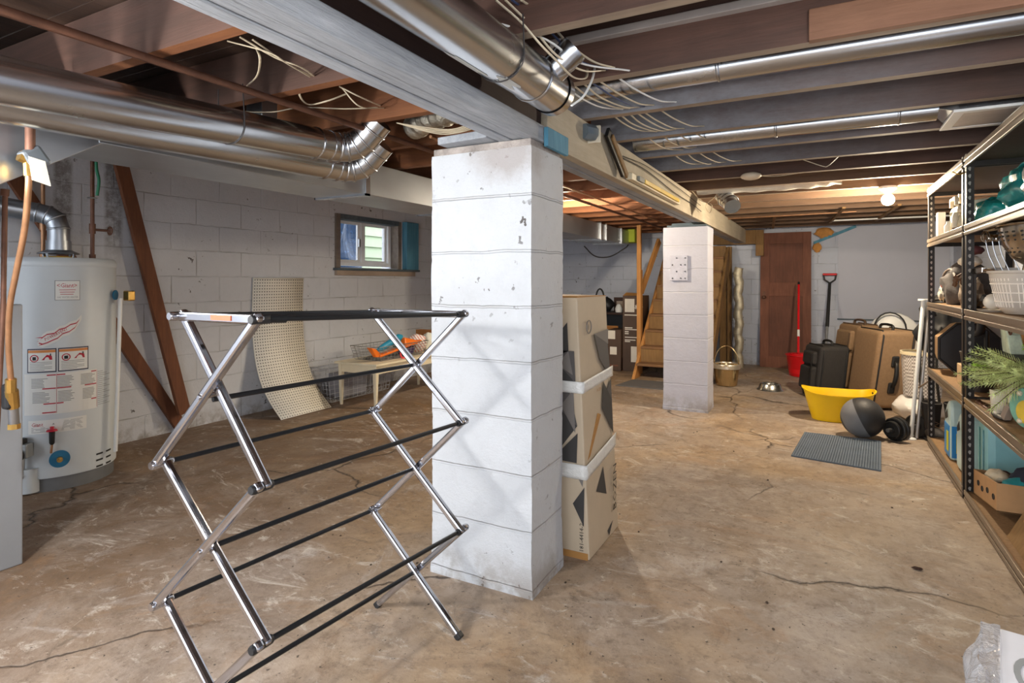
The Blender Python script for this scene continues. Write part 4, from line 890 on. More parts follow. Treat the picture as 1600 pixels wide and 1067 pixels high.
# free side face
tri(0, sidef, [(.16, .92), (.33, .90), (.36, .70), (.22, .80)]); tri(2, sidef, [(.16, .92), (.35, .93), (.34, .86)]); tri(1, sidef, [(.25, .70), (.36, .60), (.36, .44), (.22, .58)]); tri(0, sidef, [(.25, .62), (.36, .70), (.36, .55)]); tri(1, sidef, [(.10, .25), (.20, .33), (.23, .20)])
tri(1, sidef, [(.22, .04), (.30, .06), (.24, .01)])
put('triangle_print', pr, [M_g1, M_g2, M_g3], t, world=True)
mb = MB()
def R3(cx_, cy_, cz_, flip): # text frame on faces, running upward
    return None
Mf = Matrix(((0, -1, 0, CX1-.018), (0, 0, -1, CY0-.0095), (1, 0, 0, .030), (0, 0, 0, 1)))
mb.text('181-4414-2', .026, Mf)
put('stencil_number', mb, M_ink, t, world=True)
Ms = Matrix(((0, 0, 1, CX1+.0095), (0, -1, 0, CY0+.34), (1, 0, 0, .10), (0, 0, 0, 1)))
put('side_lettering', MB().text('BOZEN', .065, Ms), M_ink, t, world=True)
put('side_lettering', MB().text('BOZEN', .018, Matrix(((0, 0, 1, CX1-.034+.0095), (1, 0, 0, CY0+.17), (0, 1, 0, .665), (0, 0, 0, 1)))), M_cardd, t, world=True)
put('round_mark', MB().tube([(CX1+cx(.95)+.009, CY0+.10+.028*math.cos(a), .955+.028*math.sin(a)) for a in [i*PI/10 for i in range(20)]], .0025, 5, closed=True).text('B', .032, Matrix(((0, 0, 1, CX1+cx(.95)+.009), (1, 0, 0, CY0+.088), (0, 1, 0, .944), (0, 0, 0, 1)))), M_g3, t, world=True)
for zt, h, sl in ((.71, .048, .02), (.36, .060, .05)):
    e = .011; mb = MB()
    for (x0, y0, x1, y1) in ((CX0-e, CY0-e, CX1+e, CY0-e), (CX1+e, CY0-e, CX1+e, CY1+e)):
        def pt(u, v, x0=x0, y0=y0, x1=x1, y1=y1):
            up = sl*(max(0, (y0+(y1-y0)*u)-CY0)/.37); w = .002*noise.noise(Vector((u*9, v*5, zt*9)))
            z = zt-h/2+h*v+up; return Vector((x0+(x1-x0)*u+cx(zt)+w+(.001 if x0 == x1 else 0), y0+(y1-y0)*u-w, z))
        mb.grid(pt, 16, 4)
    put('tape_band', mb, M_tape, t, world=True, smooth=60, thick=.0015)
put('brown_tape', MB().box(CX0-.0, CX1+.002, CY0-.0105, CY0-.009, .0, .028), M_cardd, t, world=True)
put('brown_tape', MB().hexa([(CX1-.018, CY0+.03, .40), (CX1-.014, CY0+.03, .40), (CX1-.014, CY0+.06, .41), (CX1-.018, CY0+.06, .41)], [(CX1-.0215, CY0+.17, .57), (CX1-.0155, CY0+.17, .57), (CX1-.0155, CY0+.20, .56), (CX1-.0215, CY0+.20, .56)]), M_cardd, t, world=True)
put('top_flap', MB().hexa([(CX0-.05, CY0, 1.083), (CX1-.05, CY0, 1.083), (CX1-.05, CY1, 1.083), (CX0-.05, CY1, 1.083)], [(CX0-.05, CY0, 1.088), (CX1-.05, CY0+.01, 1.090), (CX1-.05, CY1, 1.086), (CX0-.05, CY1, 1.09)]), M_cardd, t, world=True)

# ------------------------------------------------------------------ stairs and their timber frame
t = thing('staircase', 'rough wooden basement stairs climbing toward the back wall behind the smaller column', 'stairs', (-1.5, 7.4, 0))
SX0, SX1 = -1.99, -1.16
def stringer(x): return MB().hexa([(x, 6.76, .0), (x+.035, 6.76, .0), (x+.035, 7.02, .0), (x, 7.02, .0)], [(x, 8.46, 1.62), (x+.035, 8.46, 1.62), (x+.035, 8.68, 1.62), (x, 8.68, 1.62)])
for x in (SX0, SX1): put('stringer', stringer(x), M_pine if x == SX0 else M_oldpine, t, world=True, bevel=.003)
M_tread = woodmat('worn tread', '6E4A2E', '97714A', 'x')
for k in range(8):
    y = 6.86+.195*k; z = .15+.186*k
    put('tread', MB().box(SX0+.036, SX1-.001, y-.02, y+.21, z, z+.03), M_tread, t, world=True, bevel=.005)
    put('riser', MB().box(SX0+.036, SX1-.001, y+.185, y+.2, z+.03, z+.186), M_oldpine, t, world=True)
solo('wooden_post', MB().box(-2.05, -2.0, 7.20, 7.25, 0, 1.857), M_pine, 'orange pine post standing beside the foot of the stairs', 'post', bevel=.003)
solo('wooden_post', MB().box(-2.048, -2.002, 7.255, 7.30, 0, 1.30), M_pine, 'shorter pine post doubled behind the orange post by the stairs', 'post', bevel=.003)
solo('diagonal_brace', MB().bar((-2.02, 7.30, 1.02), (-1.93, 7.85, 1.70), .035, .085), M_pine, 'pine brace slanting up from the orange post', 'brace', bevel=.003)
solo('wooden_post', MB().box(-1.26, -1.17, 8.55, 8.62, 0, 1.63), M_oldpine, 'old pine post under the end of the beam by the stairs', 'post', bevel=.003)
solo('wooden_post', MB().box(-1.155, -1.10, 8.50, 8.56, 0, 1.63), M_oldpine, 'second old pine post under the end of the beam, nearer the foil duct', 'post', bevel=.003)
solo('diagonal_brace', MB().bar((-1.05, 7.0, .95), (-1.08, 8.4, 1.62), .03, .07), M_oldpine, 'old pine brace slanting beside the smaller column', 'brace', bevel=.003) if False else None
solo('diagonal_brace', MB().bar((-1.32, 8.3, .25), (-1.20, 8.52, 1.60), .03, .07), M_oldpine, 'thin old pine strip slanting by the end post of the stairs', 'brace', bevel=.003)
solo('header_board', MB().box(-1.35, -.80, 8.53, 8.58, 1.66, 1.85), M_oldpine, 'dark pine header board where the cream beam ends at the back wall', 'board', bevel=.003)
solo('stub_board', MB().box(-.80, -.70, 8.56, 8.62, 1.50, 1.85), M_oldpine, 'short dangling pine board left of the brown door top', 'board', bevel=.003)
solo('grey_mat', MB().hexa([(-2.02, 6.25, 0), (-1.28, 6.25, 0), (-1.28, 6.72, 0), (-1.96, 6.72, 0)], [(-2.02, 6.25, .01), (-1.28, 6.25, .01), (-1.28, 6.72, .01), (-1.96, 6.72, .01)]), mat('dark grey mat', '5F5C5C', .8, 0, .1), 'dark grey mat on the floor at the foot of the stairs', 'mat', bevel=.003)

# dark cartons, desk and things by the stairs
M_dkbox = mat('dark brown carton', '4A3628', .6, 0, .12); M_pale = mat('pale print', 'D8D2C6', .6, 0, .05)
def carton(label, x0, x1, y0, y1, h, prints, open_top=False):
    t = thing('dark_carton', label, 'carton', ((x0+x1)/2, (y0+y1)/2, 0))
    put('carton_body', MB().box(x0, x1, y0, y1, 0, h), M_dkbox, t, world=True, bevel=.004)
    for a, b, z0, z1 in prints:
        put('paper_label' if z1-z0 > .05 else 'print_line', MB().add([(x0+a, y0-.002, z0), (x0+b, y0-.002, z0), (x0+b, y0-.002, z1), (x0+a, y0-.002, z1)], [(0, 1, 2, 3)]), M_pale, t, world=True)
    return t
X = -2.28
a = carton('tall dark brown carton with white labels and large letters, beside the stairs', -2.28, -2.04, 7.36, 7.75, .97, [(.03, .155, .76, .93), (.025, .22, .715, .728), (.03, .13, .55, .565), (.03, .19, .53, .542), (.03, .08, .50, .515), (.03, .08, .475, .49), (.03, .22, .43, .442), (.03, .17, .395, .408), (.03, .10, .375, .388), (.11, .20, .12, .32)])
put('big_letters', MB().text('&D', .085, Matrix(((1, 0, 0, -2.125), (0, 0, -1, 7.357), (0, 1, 0, .80), (0, 0, 0, 1)))), M_pale, a, world=True)
put('open_flap', MB().hexa([(-2.28, 7.36, .97), (-2.06, 7.36, .97), (-2.06, 7.37, .97), (-2.28, 7.37, .97)], [(-2.25, 7.42, 1.01), (-2.08, 7.46, 1.0), (-2.08, 7.47, 1.0), (-2.25, 7.43, 1.01)]), M_cardd, a, world=True)
b = carton('short dark brown carton with two white labels leaning on the tall one', -2.46, -2.285, 7.30, 7.60, .53, [(.0, .10, .41, .52), (.03, .12, .21, .31)])
put('small_letters', MB().text('CROWN', .03, Matrix(((1, 0, 0, -2.44), (0, 0, -1, 7.297), (0, 1, 0, .06), (0, 0, 0, 1)))), mat('red brown print', 'A05A40', .6), b, world=True)
t = thing('dark_desk', 'dark wooden desk with an orange brown drawer behind the tall carton', 'desk', (-2.75, 7.9, 0))
M_dw = woodmat('dark desk wood', '2B1B16', '45291F', 'x'); M_dr = woodmat('drawer wood', 'A0662E', 'C48844', 'x')
put('desk_top', MB().box(-3.25, -2.31, 7.70, 8.2, .70, .73), M_dw, t, world=True, bevel=.003)
put('drawer', MB().box(-3.2, -2.45, 7.70, 7.72, .40, .55), M_dr, t, world=True, bevel=.003)
for x in (-3.24, -2.35): put('side_panel', MB().box(x, x+.03, 7.71, 8.2, 0, .70), M_dw, t, world=True)
put('back_panel', MB().box(-3.24, -2.32, 8.18, 8.2, .0, .70), M_black, t, world=True)
put('lower_shelf', MB().box(-3.21, -2.35, 7.72, 8.18, .08, .10), M_dw, t, world=True)
t = thing('handbag', 'black handbag with an upright handle on the dark desk', 'bag', (-2.68, 7.85, .73))
put('bag_body', MB().ball((-2.70, 7.88, .83), .13, 18, (1, .6, .8), .3, 4), M_black, t, world=True, smooth=60)
put('bag_handle', MB().tube([(-2.76+.06*math.cos(a), 7.85, .90+.15*math.sin(a)) for a in [i*PI/8 for i in range(9)]], .012, 8), M_black, t, world=True, smooth=50)
t = thing('picture_frame', 'dark framed small picture standing on the dark desk', 'frame', (-2.45, 7.98, .73))
put('frame', MB().box(-2.60, -2.32, 7.98, 8.0, .73, .93), M_dw, t, world=True, bevel=.003)
put('picture', MB().box(-2.56, -2.36, 7.976, 7.98, .76, .88), mat('taupe picture', '9A8A7C', .6, 0, .2), t, world=True)
solo('white_jar', MB().lathe([(.0001, 0), (.045, 0), (.05, .05), (.035, .09), (.02, .11), (.0001, .115)], (-2.47, 7.80, .73), 20), M_white, 'small pinkish white jar on the dark desk', 'jar', smooth=50)
solo('round_glasses', MB().tube([(-2.37+.03*math.cos(a), 7.80, .765+.03*math.sin(a)) for a in [i*PI/8 for i in range(16)]], .004, 6, closed=True), M_black, 'thin dark ring standing beside the white jar on the desk', 'ring', smooth=50)
solo('hanging_cable', MB().tube(curve([(-2.9, 7.6, 1.64), (-2.75, 7.62, 1.50), (-2.55, 7.65, 1.49), (-2.35, 7.68, 1.60), (-2.31, 7.72, 1.65)], 8), .008, 8), M_wired, 'black cable sagging below the far end of the trunk duct', 'cable', smooth=50)
solo('insulation_batt', MB().box(-2.42, -2.22, 7.70, 7.95, 1.68, 1.857), mat('lime green insulation', 'A9B83A', .8, 0, .15), 'lime green strip of insulation at the end of the trunk duct', 'insulation', bevel=.01)

# ------------------------------------------------------------------ far wall: door, panel, duct hose
t = thing('panel_door', 'old reddish brown two panel door leaning against the back wall', 'door', (-.43, 8.60, 0), rz=0)
M_door = woodmat('worn door brown', '6A4030', '8C5A44', 'z', bump=.15)
M_doord = woodmat('door panel brown', '5C382B', '7C4E3B', 'z', bump=.1)
th = math.atan2(.13, 1.82)
def dr(mb): return mb.xf(MT((-.74, 8.56, 0), -th+0.0) if False else Matrix.Translation((-.75, 8.585, 0)) @ Matrix.Rotation(-th, 4, 'X'))
W_, H_ = .62, 1.82
def dbox(*b): return dr(MB().box(*b))
put('stile', dbox(0, .11, 0, .035, 0, H_), M_door, t, world=True, bevel=.002); put('stile', dbox(W_-.10, W_, 0, .035, 0, H_), M_door, t, world=True, bevel=.002)
for z0, z1 in ((0, .15), (.96, 1.14), (H_-.15, H_)): put('rail', dbox(.11, W_-.10, 0, .035, z0, z1), M_door, t, world=True, bevel=.002)
for z0, z1 in ((.15, .96), (1.14, H_-.15)): put('door_panel', dbox(.11, W_-.10, .010, .025, z0, z1), M_doord, t, world=True)
put('handle_plate', dbox(.035, .065, -.004, 0, .90, 1.02), M_iron, t, world=True); put('knob', dr(MB().ball((.05, -.035, .94), .026, 14)), M_iron, t, world=True, smooth=60)
t = thing('wall_panel', 'blank blue grey board filling an opening in the back wall', 'panel', (.70, 8.74, .66))
put('board', MB().box(.18, 1.36, 8.735, 8.75, .665, 1.86), mat('panel blue grey', 'B2B5C2', .55, 0, .03, 2), t, world=True)
put('bottom_strip', MB().box(.17, 1.36, 8.728, 8.738, .655, .672), M_bluegrey, t, world=True)
solo('teal_strip', MB().bar((-.10, 8.69, 1.66), (.38, 8.69, 1.86), .02, .035), M_blue, 'blue painted strip slanting up from the door top to the joists', 'strip', bevel=.002)
solo('torn_insulation', cloth_lump and MB().ball((.02, 8.69, 1.79), .08, 22, (1.3, .4, .8), .4, 3), mat('amber foam', 'C08848', .9, 0, .25, 12), 'torn amber piece of insulation above the slanting blue strip', 'insulation', smooth=60)
solo('torn_insulation', MB().ball((-.06, 8.69, 1.60), .05, 20, (1.0, .4, 1.3), .4, 8), mat('amber foam', 'C08848', .9), 'small torn amber scrap of insulation below the slanting blue strip', 'insulation', smooth=60)
P = [Vector((-.99+.01*math.sin(i*.3), 8.35, .0+.0125*i)) for i in range(108)]
solo('foil_hose', MB().tube(P, [.052+.006*(i % 2)+.003*math.sin(i*.7) for i in range(108)], 18), mat('crinkled cream foil', 'C9C0A8', .4, .55, .2, 20, .5), 'upright crinkled cream foil hose beside the end posts of the stairs', 'hose', smooth=70)

# ------------------------------------------------------------------ floor things in the far half
def torus_pts(c, r, n, ax=0): return [(c[0]+r*math.cos(2*PI*i/n), c[1]+r*math.sin(2*PI*i/n), c[2]) for i in range(n)]
M_gold = mat('champagne steel', 'C9AE80', .22, .95, .05)
t = thing('metal_pail', 'champagne coloured metal pail with its handle up, beside the smaller column', 'pail', (-.94, 6.83, 0))
put('pail_body', MB().lathe([(.0001, .003), (.10, .003), (.105, .01), (.128, .20), (.134, .235), (.138, .236), (.134, .20), (.112, .01)], (-.94, 6.86, 0), 36), M_gold, t, world=True, smooth=40)
put('rim', MB().tube(torus_pts((-.94, 6.86, .236), .137, 36), .008, 8, closed=True).lathe([(.139, .19), (.146, .195), (.146, .225), (.139, .23)], (-.94, 6.86, 0), 36), mat('pale rim', 'E0D6C4', .3, .7), t, world=True, smooth=40)
put('bail_handle', MB().tube([(-.94+.13*math.cos(a), 6.86, .22+.22*math.sin(a)) for a in [i*PI/16 for i in range(17)]], .006, 8), M_gold, t, world=True, smooth=50)
solo('dog_bowl', MB().lathe([(.0001, .004), (.05, .006), (.085, .055), (.09, .065), (.096, .062), (.112, .02), (.132, .0), (.135, .004), (.115, .024), (.10, .066), (.09, .071), (.082, .062)], (-.49, 6.79, 0), 40), mat('brushed steel', 'BEBCB6', .25, .95, .05), 'stainless steel dog bowl on the bare floor', 'bowl', smooth=40)
# ribbed rubber mat
t = thing('rubber_mat', 'small blue grey ribbed rubber mat on the floor in front of the ball', 'mat', (.1, 4.6, 0))
Q = [(-.182, 4.27), (.315, 4.18), (.374, 4.966), (-.12, 4.987)]
M_mat = mat('blue grey rubber', '55606E', .8, 0, .1)
put('mat_base', MB().hexa([(x, y, 0) for x, y in Q], [(x, y, .006) for x, y in Q]), M_mat, t, world=True)
mb = MB()
for i in range(34):
    f = (i+.5)/34; a = Vector((Q[0][0], Q[0][1], .006)).lerp(Vector((Q[1][0], Q[1][1], .006)), f); b = Vector((Q[3][0], Q[3][1], .006)).lerp(Vector((Q[2][0], Q[2][1], .006)), f); mb.bar(a+(b-a)*.01, b-(b-a)*.01, .007, .004)
for i in range(52):
    f = (i+.5)/52; a = Vector((Q[0][0], Q[0][1], .0065)).lerp(Vector((Q[3][0], Q[3][1], .0065)), f); b = Vector((Q[1][0], Q[1][1], .0065)).lerp(Vector((Q[2][0], Q[2][1], .0065)), f); mb.bar(a, b, .005, .004)
put('rib_pattern', mb, mat('blue grey rubber rib', '68737F', .8, 0, .1), t, world=True)['kind'] = 'stuff'
# yellow tub
M_yel = mat('yellow plastic', 'EDC312', .4, 0, .04)
def tub(cx_, cy_, ax, by, h, rz, m, t, wav=.035):
    mb = MB(); n = 56; rows = 12; rings = []
    cr, sr = math.cos(rz), math.sin(rz)
    def ring(sx, z, wv):
        for j in range(n):
            a = 2*PI*j/n; c, s = math.cos(a), math.sin(a); x = ax*sx*abs(c)**.75*(1 if c > 0 else -1); y = by*sx*abs(s)**.75*(1 if s > 0 else -1)
            zz = z+wv*(abs(c)**3*1.0-.25)
            mb.v.append(Vector((cx_+x*cr-y*sr, cy_+x*sr+y*cr, zz)))
    for i in range(rows+1): f = i/rows; ring(.74+.26*f, .002+h*f, wav*f*f)
    ring(1.035, .002+h, wav); ring(1.03, h-.008, wav); ring(.985, .002+h-.004, wav)
    for i in range(rows-1, -1, -1): f = i/rows; ring(.73+.245*f, .008+(h-.01)*f, wav*f*f)
    R = (len(mb.v))//n
    for i in range(R-1):
        for j in range(n): mb.f.append((i*n+j, i*n+(j+1) % n, (i+1)*n+(j+1) % n, (i+1)*n+j)); mb.m.append(0)
    mb.f.append(tuple(range(n))); mb.m.append(0); mb.f.append(tuple((R-1)*n+j for j in range(n))); mb.m.append(0)
    put('tub_body', mb, m, t, world=True, smooth=50)
t = thing('laundry_tub', 'bright yellow plastic tub behind the exercise ball', 'tub', (.07, 5.62, 0))
tub(.115, 5.60, .265, .19, .235, .08, M_yel, t)
put('grip_hole', MB().lathe([(.0001, 0), (.014, 0), (.014, .003)], (.365, 5.60, .225), 12, (.9, -.35, .2), sx=2.0), M_ink, t, world=True)
# exercise ball
t = thing('exercise_ball', 'black and grey medicine ball on the floor beside the yellow tub', 'ball', (.262, 5.05, 0))
kk = NT('ball panels'); sp = kk.n('ShaderNodeSeparateXYZ'); kk.l(kk.map((1, 1, 1), (0, 0, -.145), (.5, .35, .3)), sp.inputs[0])
def absn(o):
    m = kk.n('ShaderNodeMath', operation='ABSOLUTE'); kk.l(o, m.inputs[0]); return m.outputs[0]
rr_ = kk.ramp(absn(sp.outputs['X']), [(.060, 1), (.062, 0)]); rr2 = kk.ramp(absn(sp.outputs['Y']), [(.050, 1), (.052, 0)])
kk.l(kk.mix(rr_, kk.mix(rr2, hexc('2A292A'), hexc('3E3C3B')), hexc('77777A')), kk.b.inputs['Base Color']); kk.b.inputs['Roughness'].default_value = .55; kk.bump(kk.noise(90, 2, .5), .25, .004)
put('ball', MB().ball((.262, 5.05, .145), .145, 48), kk.m, t, world=True, smooth=80)
t = thing('dumbbell', 'black dumbbell with round plates beside the exercise ball', 'dumbbell', (.55, 5.15, 0))
M_rub = mat('black iron plates', '2A2928', .5, .3, .15)
ax = Vector((.62, .78, 0)).normalized(); c0 = Vector((.455, 5.02, .085))
put('bar', MB().tube([c0-ax*.07, c0+ax*.42], .014, 12), mat('bar steel', '9A9894', .3, .9), t, world=True, smooth=40)
for o, r in ((-.02, .062), (.01, .082), (.045, .085), (.26, .085), (.295, .082), (.33, .062)):
    put('weight_plate', MB().lathe([(.0001, -.013), (r*.35, -.013), (r*.4, -.006), (r*.85, -.006), (r*.92, -.014), (r, -.010), (r, .010), (r*.92, .014), (r*.85, .006), (r*.4, .006), (r*.35, .013), (.0001, .013)], c0+ax*o, 32, ax), M_rub, t, world=True, smooth=35)
# suitcases
def suitcase(label, base, u, w, d, h, lean, m, trim, handle, pocket, wheels=True):
    """base: floor point of the near corner; u: unit direction of the wide face; leans back by lean"""
    u = Vector((u[0], u[1], 0)).normalized(); n = Vector((-u.y, u.x, 0)); b = Vector((*base, 0)); up = (Vector((0, 0, 1))+u*lean).normalized()
    M = Matrix(((u.x, n.x, up.x, b.x), (u.y, n.y, up.y, b.y), (0, 0, up.z, 0), (0, 0, 0, 1)))
    t = thing('suitcase', label, 'suitcase', base+(0,))
    lo = .02 if wheels else 0
    put('case_body', MB().box(0, w, 0, d, lo, h).xf(M), m, t, world=True, bevel=.035).modifiers['edge'].segments = 4
    for y in (-.002+.06, d-.06): put('piping', MB().tube([M @ Vector(p) for p in ((.02, y, .05), (-.004, y, .07), (-.004, y, h-.05), (.03, y, h+.004), (w-.03, y, h+.004), (w+.004, y, h-.05), (w+.004, y, .07))], .006, 8), trim, t, world=True, smooth=50)
    if pocket:
        put('front_pocket', MB().box(.04, w-.04, -.035, .02, .07, h*.62).xf(M), m, t, world=True, bevel=.02)
        put('upper_pocket', MB().box(.05, w-.05, -.025, .02, h*.66, h-.06).xf(M), m, t, world=True, bevel=.015)
        put('zip', MB().tube([M @ Vector(p) for p in ((.05, -.037, h*.60), (w-.05, -.037, h*.60))], .005, 6), trim, t, world=True)
    hb = handle
    if hb == 'side':
        put('side_handle', MB().tube(curve([M @ Vector(p) for p in ((-.005, d*.5, h*.36), (-.05, d*.5, h*.39), (-.055, d*.5, h*.50), (-.05, d*.5, h*.60), (-.005, d*.5, h*.63))], 6), .014, 8).xf(Matrix.Identity(4)), trim, t, world=True, smooth=50)
        for zz in (.35, .63): put('handle_mount', MB().box(-.012, .01, d*.36, d*.64, h*zz-.035, h*zz+.035).xf(M), trim, t, world=True, bevel=.008)
    put('top_handle', MB().tube(curve([M @ Vector(p) for p in ((w*.25, d*.5, h), (w*.28, d*.5, h+.035), (w*.5, d*.5, h+.045), (w*.72, d*.5, h+.035), (w*.75, d*.5, h))], 6), .011, 8), trim, t, world=True, smooth=50)
    if wheels:
        for x in (.04, w-.04): put('wheel', MB().lathe([(.0001, -.015), (.02, -.015), (.02, .015), (.0001, .015)], M @ Vector((x, d-.03, .02)), 12, n), M_black, t, world=True)
    return t
M_tan = mat('tan suitcase fabric', '8A6E50', .85, 0, .1, 40, .3); M_tand = mat('brown trim', '4E3A28', .7, 0, .1)
M_blk = mat('black suitcase fabric', '2E2B29', .8, 0, .15, 40, .3); M_trk = mat('black trim', '171615', .5)
suitcase('large tan suitcase with a dark side handle, nearest the shelving', (.50, 5.90), (.93, .37), .40, .26, .68, .17, M_tan, M_tand, 'side', False) if False else None
def case2(label, P0, P1, depth, h, lean, m, trim, side, pocket):
    """narrow side P0-P1 faces the camera; the case runs back by depth"""
    P0, P1 = Vector((*P0, 0)), Vector((*P1, 0)); u = (P1-P0); w = u.length; u.normalize(); n = Vector((-u.y, u.x, 0)); up = Vector((lean, 0, 1)).normalized()
    M = Matrix(((u.x, n.x, up.x, P0.x), (u.y, n.y, up.y, P0.y), (0, 0, up.z, 0), (0, 0, 0, 1)))
    t = thing('suitcase', label, 'suitcase', tuple(P0))
    o = put('case_body', MB().box(0, w, 0, depth, .02, h).xf(M), m, t, world=True, bevel=.04); o.modifiers['edge'].segments = 4
    for x in (.035, w-.035):
        put('piping', MB().tube([M @ Vector(p) for p in ((x, -.003, .06), (x, -.003, h-.05), (x, .03, h+.003), (x, depth-.03, h+.003))], .007, 8), trim, t, world=True, smooth=50)
    if pocket:
        put('side_pocket', MB().box(-.05, .02, .05, depth-.05, .08, h*.60).xf(M), m, t, world=True, bevel=.02)
        put('side_pocket', MB().box(-.04, .02, .06, depth-.06, h*.64, h-.06).xf(M), m, t, world=True, bevel=.02)
        put('zip', MB().tube([M @ Vector(p) for p in ((-.055, .04, .12), (-.055, .04, h*.62), (-.045, .07, h*.64), (-.045, .07, h-.08))], .006, 6), trim, t, world=True)
    if side:
        put('side_handle', MB().tube(curve([M @ Vector(p) for p in ((w*.5, -.004, h*.30), (w*.5, -.035, h*.34), (w*.5, -.05, h*.45), (w*.5, -.035, h*.58), (w*.5, -.004, h*.62))], 6), [.010+.008*math.sin(i*PI/24) for i in range(25)], 8), trim, t, world=True, smooth=50)
        for zz in (.29, .62): put('handle_mount', MB().box(w*.5-.03, w*.5+.03, -.014, .01, h*zz-.05, h*zz+.05).xf(M), trim, t, world=True, bevel=.012)
    put('top_handle', MB().tube(curve([M @ Vector(p) for p in ((w*.5, depth*.25, h), (w*.5, depth*.28, h+.035), (w*.5, depth*.5, h+.045), (w*.5, depth*.72, h+.035), (w*.5, depth*.75, h))], 6), .012, 8), trim, t, world=True, smooth=50)
    for x in (.04, w-.04): put('wheel', MB().lathe([(.0001, -.015), (.022, -.015), (.022, .015), (.0001, .015)], M @ Vector((x, depth-.03, .022)), 12, u), M_black, t, world=True)
    return t
case2('small black suitcase standing in front of the tan ones', (-.06, 6.45), (.20, 6.58), .34, .52, .10, M_blk, M_trk, False, True)
case2('tan suitcase with bulging pockets, between the black and the largest tan one', (.235, 6.75), (.44, 6.84), .42, .72, .12, M_tan, M_tand, False, True)
case2('largest tan suitcase with a black side handle, next to the white mesh hamper', (.36, 6.10), (.66, 6.22), .45, .72, .13, M_tan, M_trk, True, False)
solo('dark_lump', MB().ball((.30, 7.10, .775), .05, 14, (1.6, 1, .7), .3, 2), M_trk, 'dark strap bundled on top of the tan suitcases', 'strap', smooth=60) if False else None
# red bucket with mop
M_redp = mat('red plastic', 'D2141C', .35, 0, .05)
t = thing('mop_bucket', 'red plastic bucket with a wringer by the brown door', 'bucket', (-.20, 7.93, 0))
put('bucket_body', MB().lathe([(.0001, .003), (.155, .003), (.16, .01), (.19, .25), (.20, .262), (.203, .255), (.196, .25), (.188, .262), (.185, .24), (.165, .04), (.0001, .03)], (-.19, 7.98, 0), 44, sx=1.08), M_redp, t, world=True, smooth=40)
put('wringer', MB().lathe([(.09, .18), (.10, .262), (.10, .272), (.085, .272), (.07, .19)], (-.25, 7.96, 0), 24), M_redp, t, world=True, smooth=40)
put('mop_strings', MB().ball((-.25, 7.96, .255), .065, 16, (1.1, 1, .35), .5, 3), M_redp, t, world=True, smooth=60)
t = thing('mop', 'red mop handle standing in the red bucket against the brown door', 'mop', (-.26, 7.95, .22))
a, b = Vector((-.26, 7.95, .22)), Vector((-.27, 8.42, 1.11)); put('handle', MB().tube([a, b], .014, 12), M_redp, t, world=True, smooth=50)
put('grip_end', MB().tube([b, b+(b-a).normalized()*.04], [.016, .012], 12), M_black, t, world=True, smooth=50); m_ = a.lerp(b, .28)
put('paper_label', MB().tube([m_, m_+(b-a).normalized()*.09], .0148, 12), M_white, t, world=True, smooth=50)
# snow shovel
t = thing('snow_shovel', 'grey shovel with a red and black D grip leaning on the back wall', 'shovel', (.0, 8.35, 0))
a, b = Vector((.03, 8.22, .18)), Vector((.085, 8.66, 1.13)); dd = (b-a).normalized()
put('shaft', MB().tube([a, a.lerp(b, .5)], .017, 12), mat('shaft grey', '8C8E90', .4, .4), t, world=True, smooth=50)
put('upper_shaft', MB().tube([a.lerp(b, .42), a.lerp(b, .44), b], [.02, .022, .018], 12), M_black, t, world=True, smooth=50)
put('d_grip', MB().tube([b, b+Vector((-.06, .01, .045)), b+Vector((-.075, .01, .12))], .011, 8).tube([b, b+Vector((.06, .01, .045)), b+Vector((.075, .01, .12))], .011, 8), M_black, t, world=True, smooth=50)
put('grip_bar', MB().tube([b+Vector((-.08, .01, .115)), b+Vector((.08, .01, .115))], .015, 10), M_redp, t, world=True, smooth=50)
put('blade', MB().grid(lambda u, v: Vector((.035+.27*u, 8.02+.20*v+.05*math.sin(u*PI), .02+.20*v+.02*math.sin(v*PI))), 10, 8), mat('blade black', '262626', .5), t, world=True, smooth=60, thick=.006)
solo('black_box', MB().box(-.16, .28, 8.30, 8.6, 0, .20), M_black, 'low black case on the floor behind the red bucket', 'case', bevel=.02) if False else None


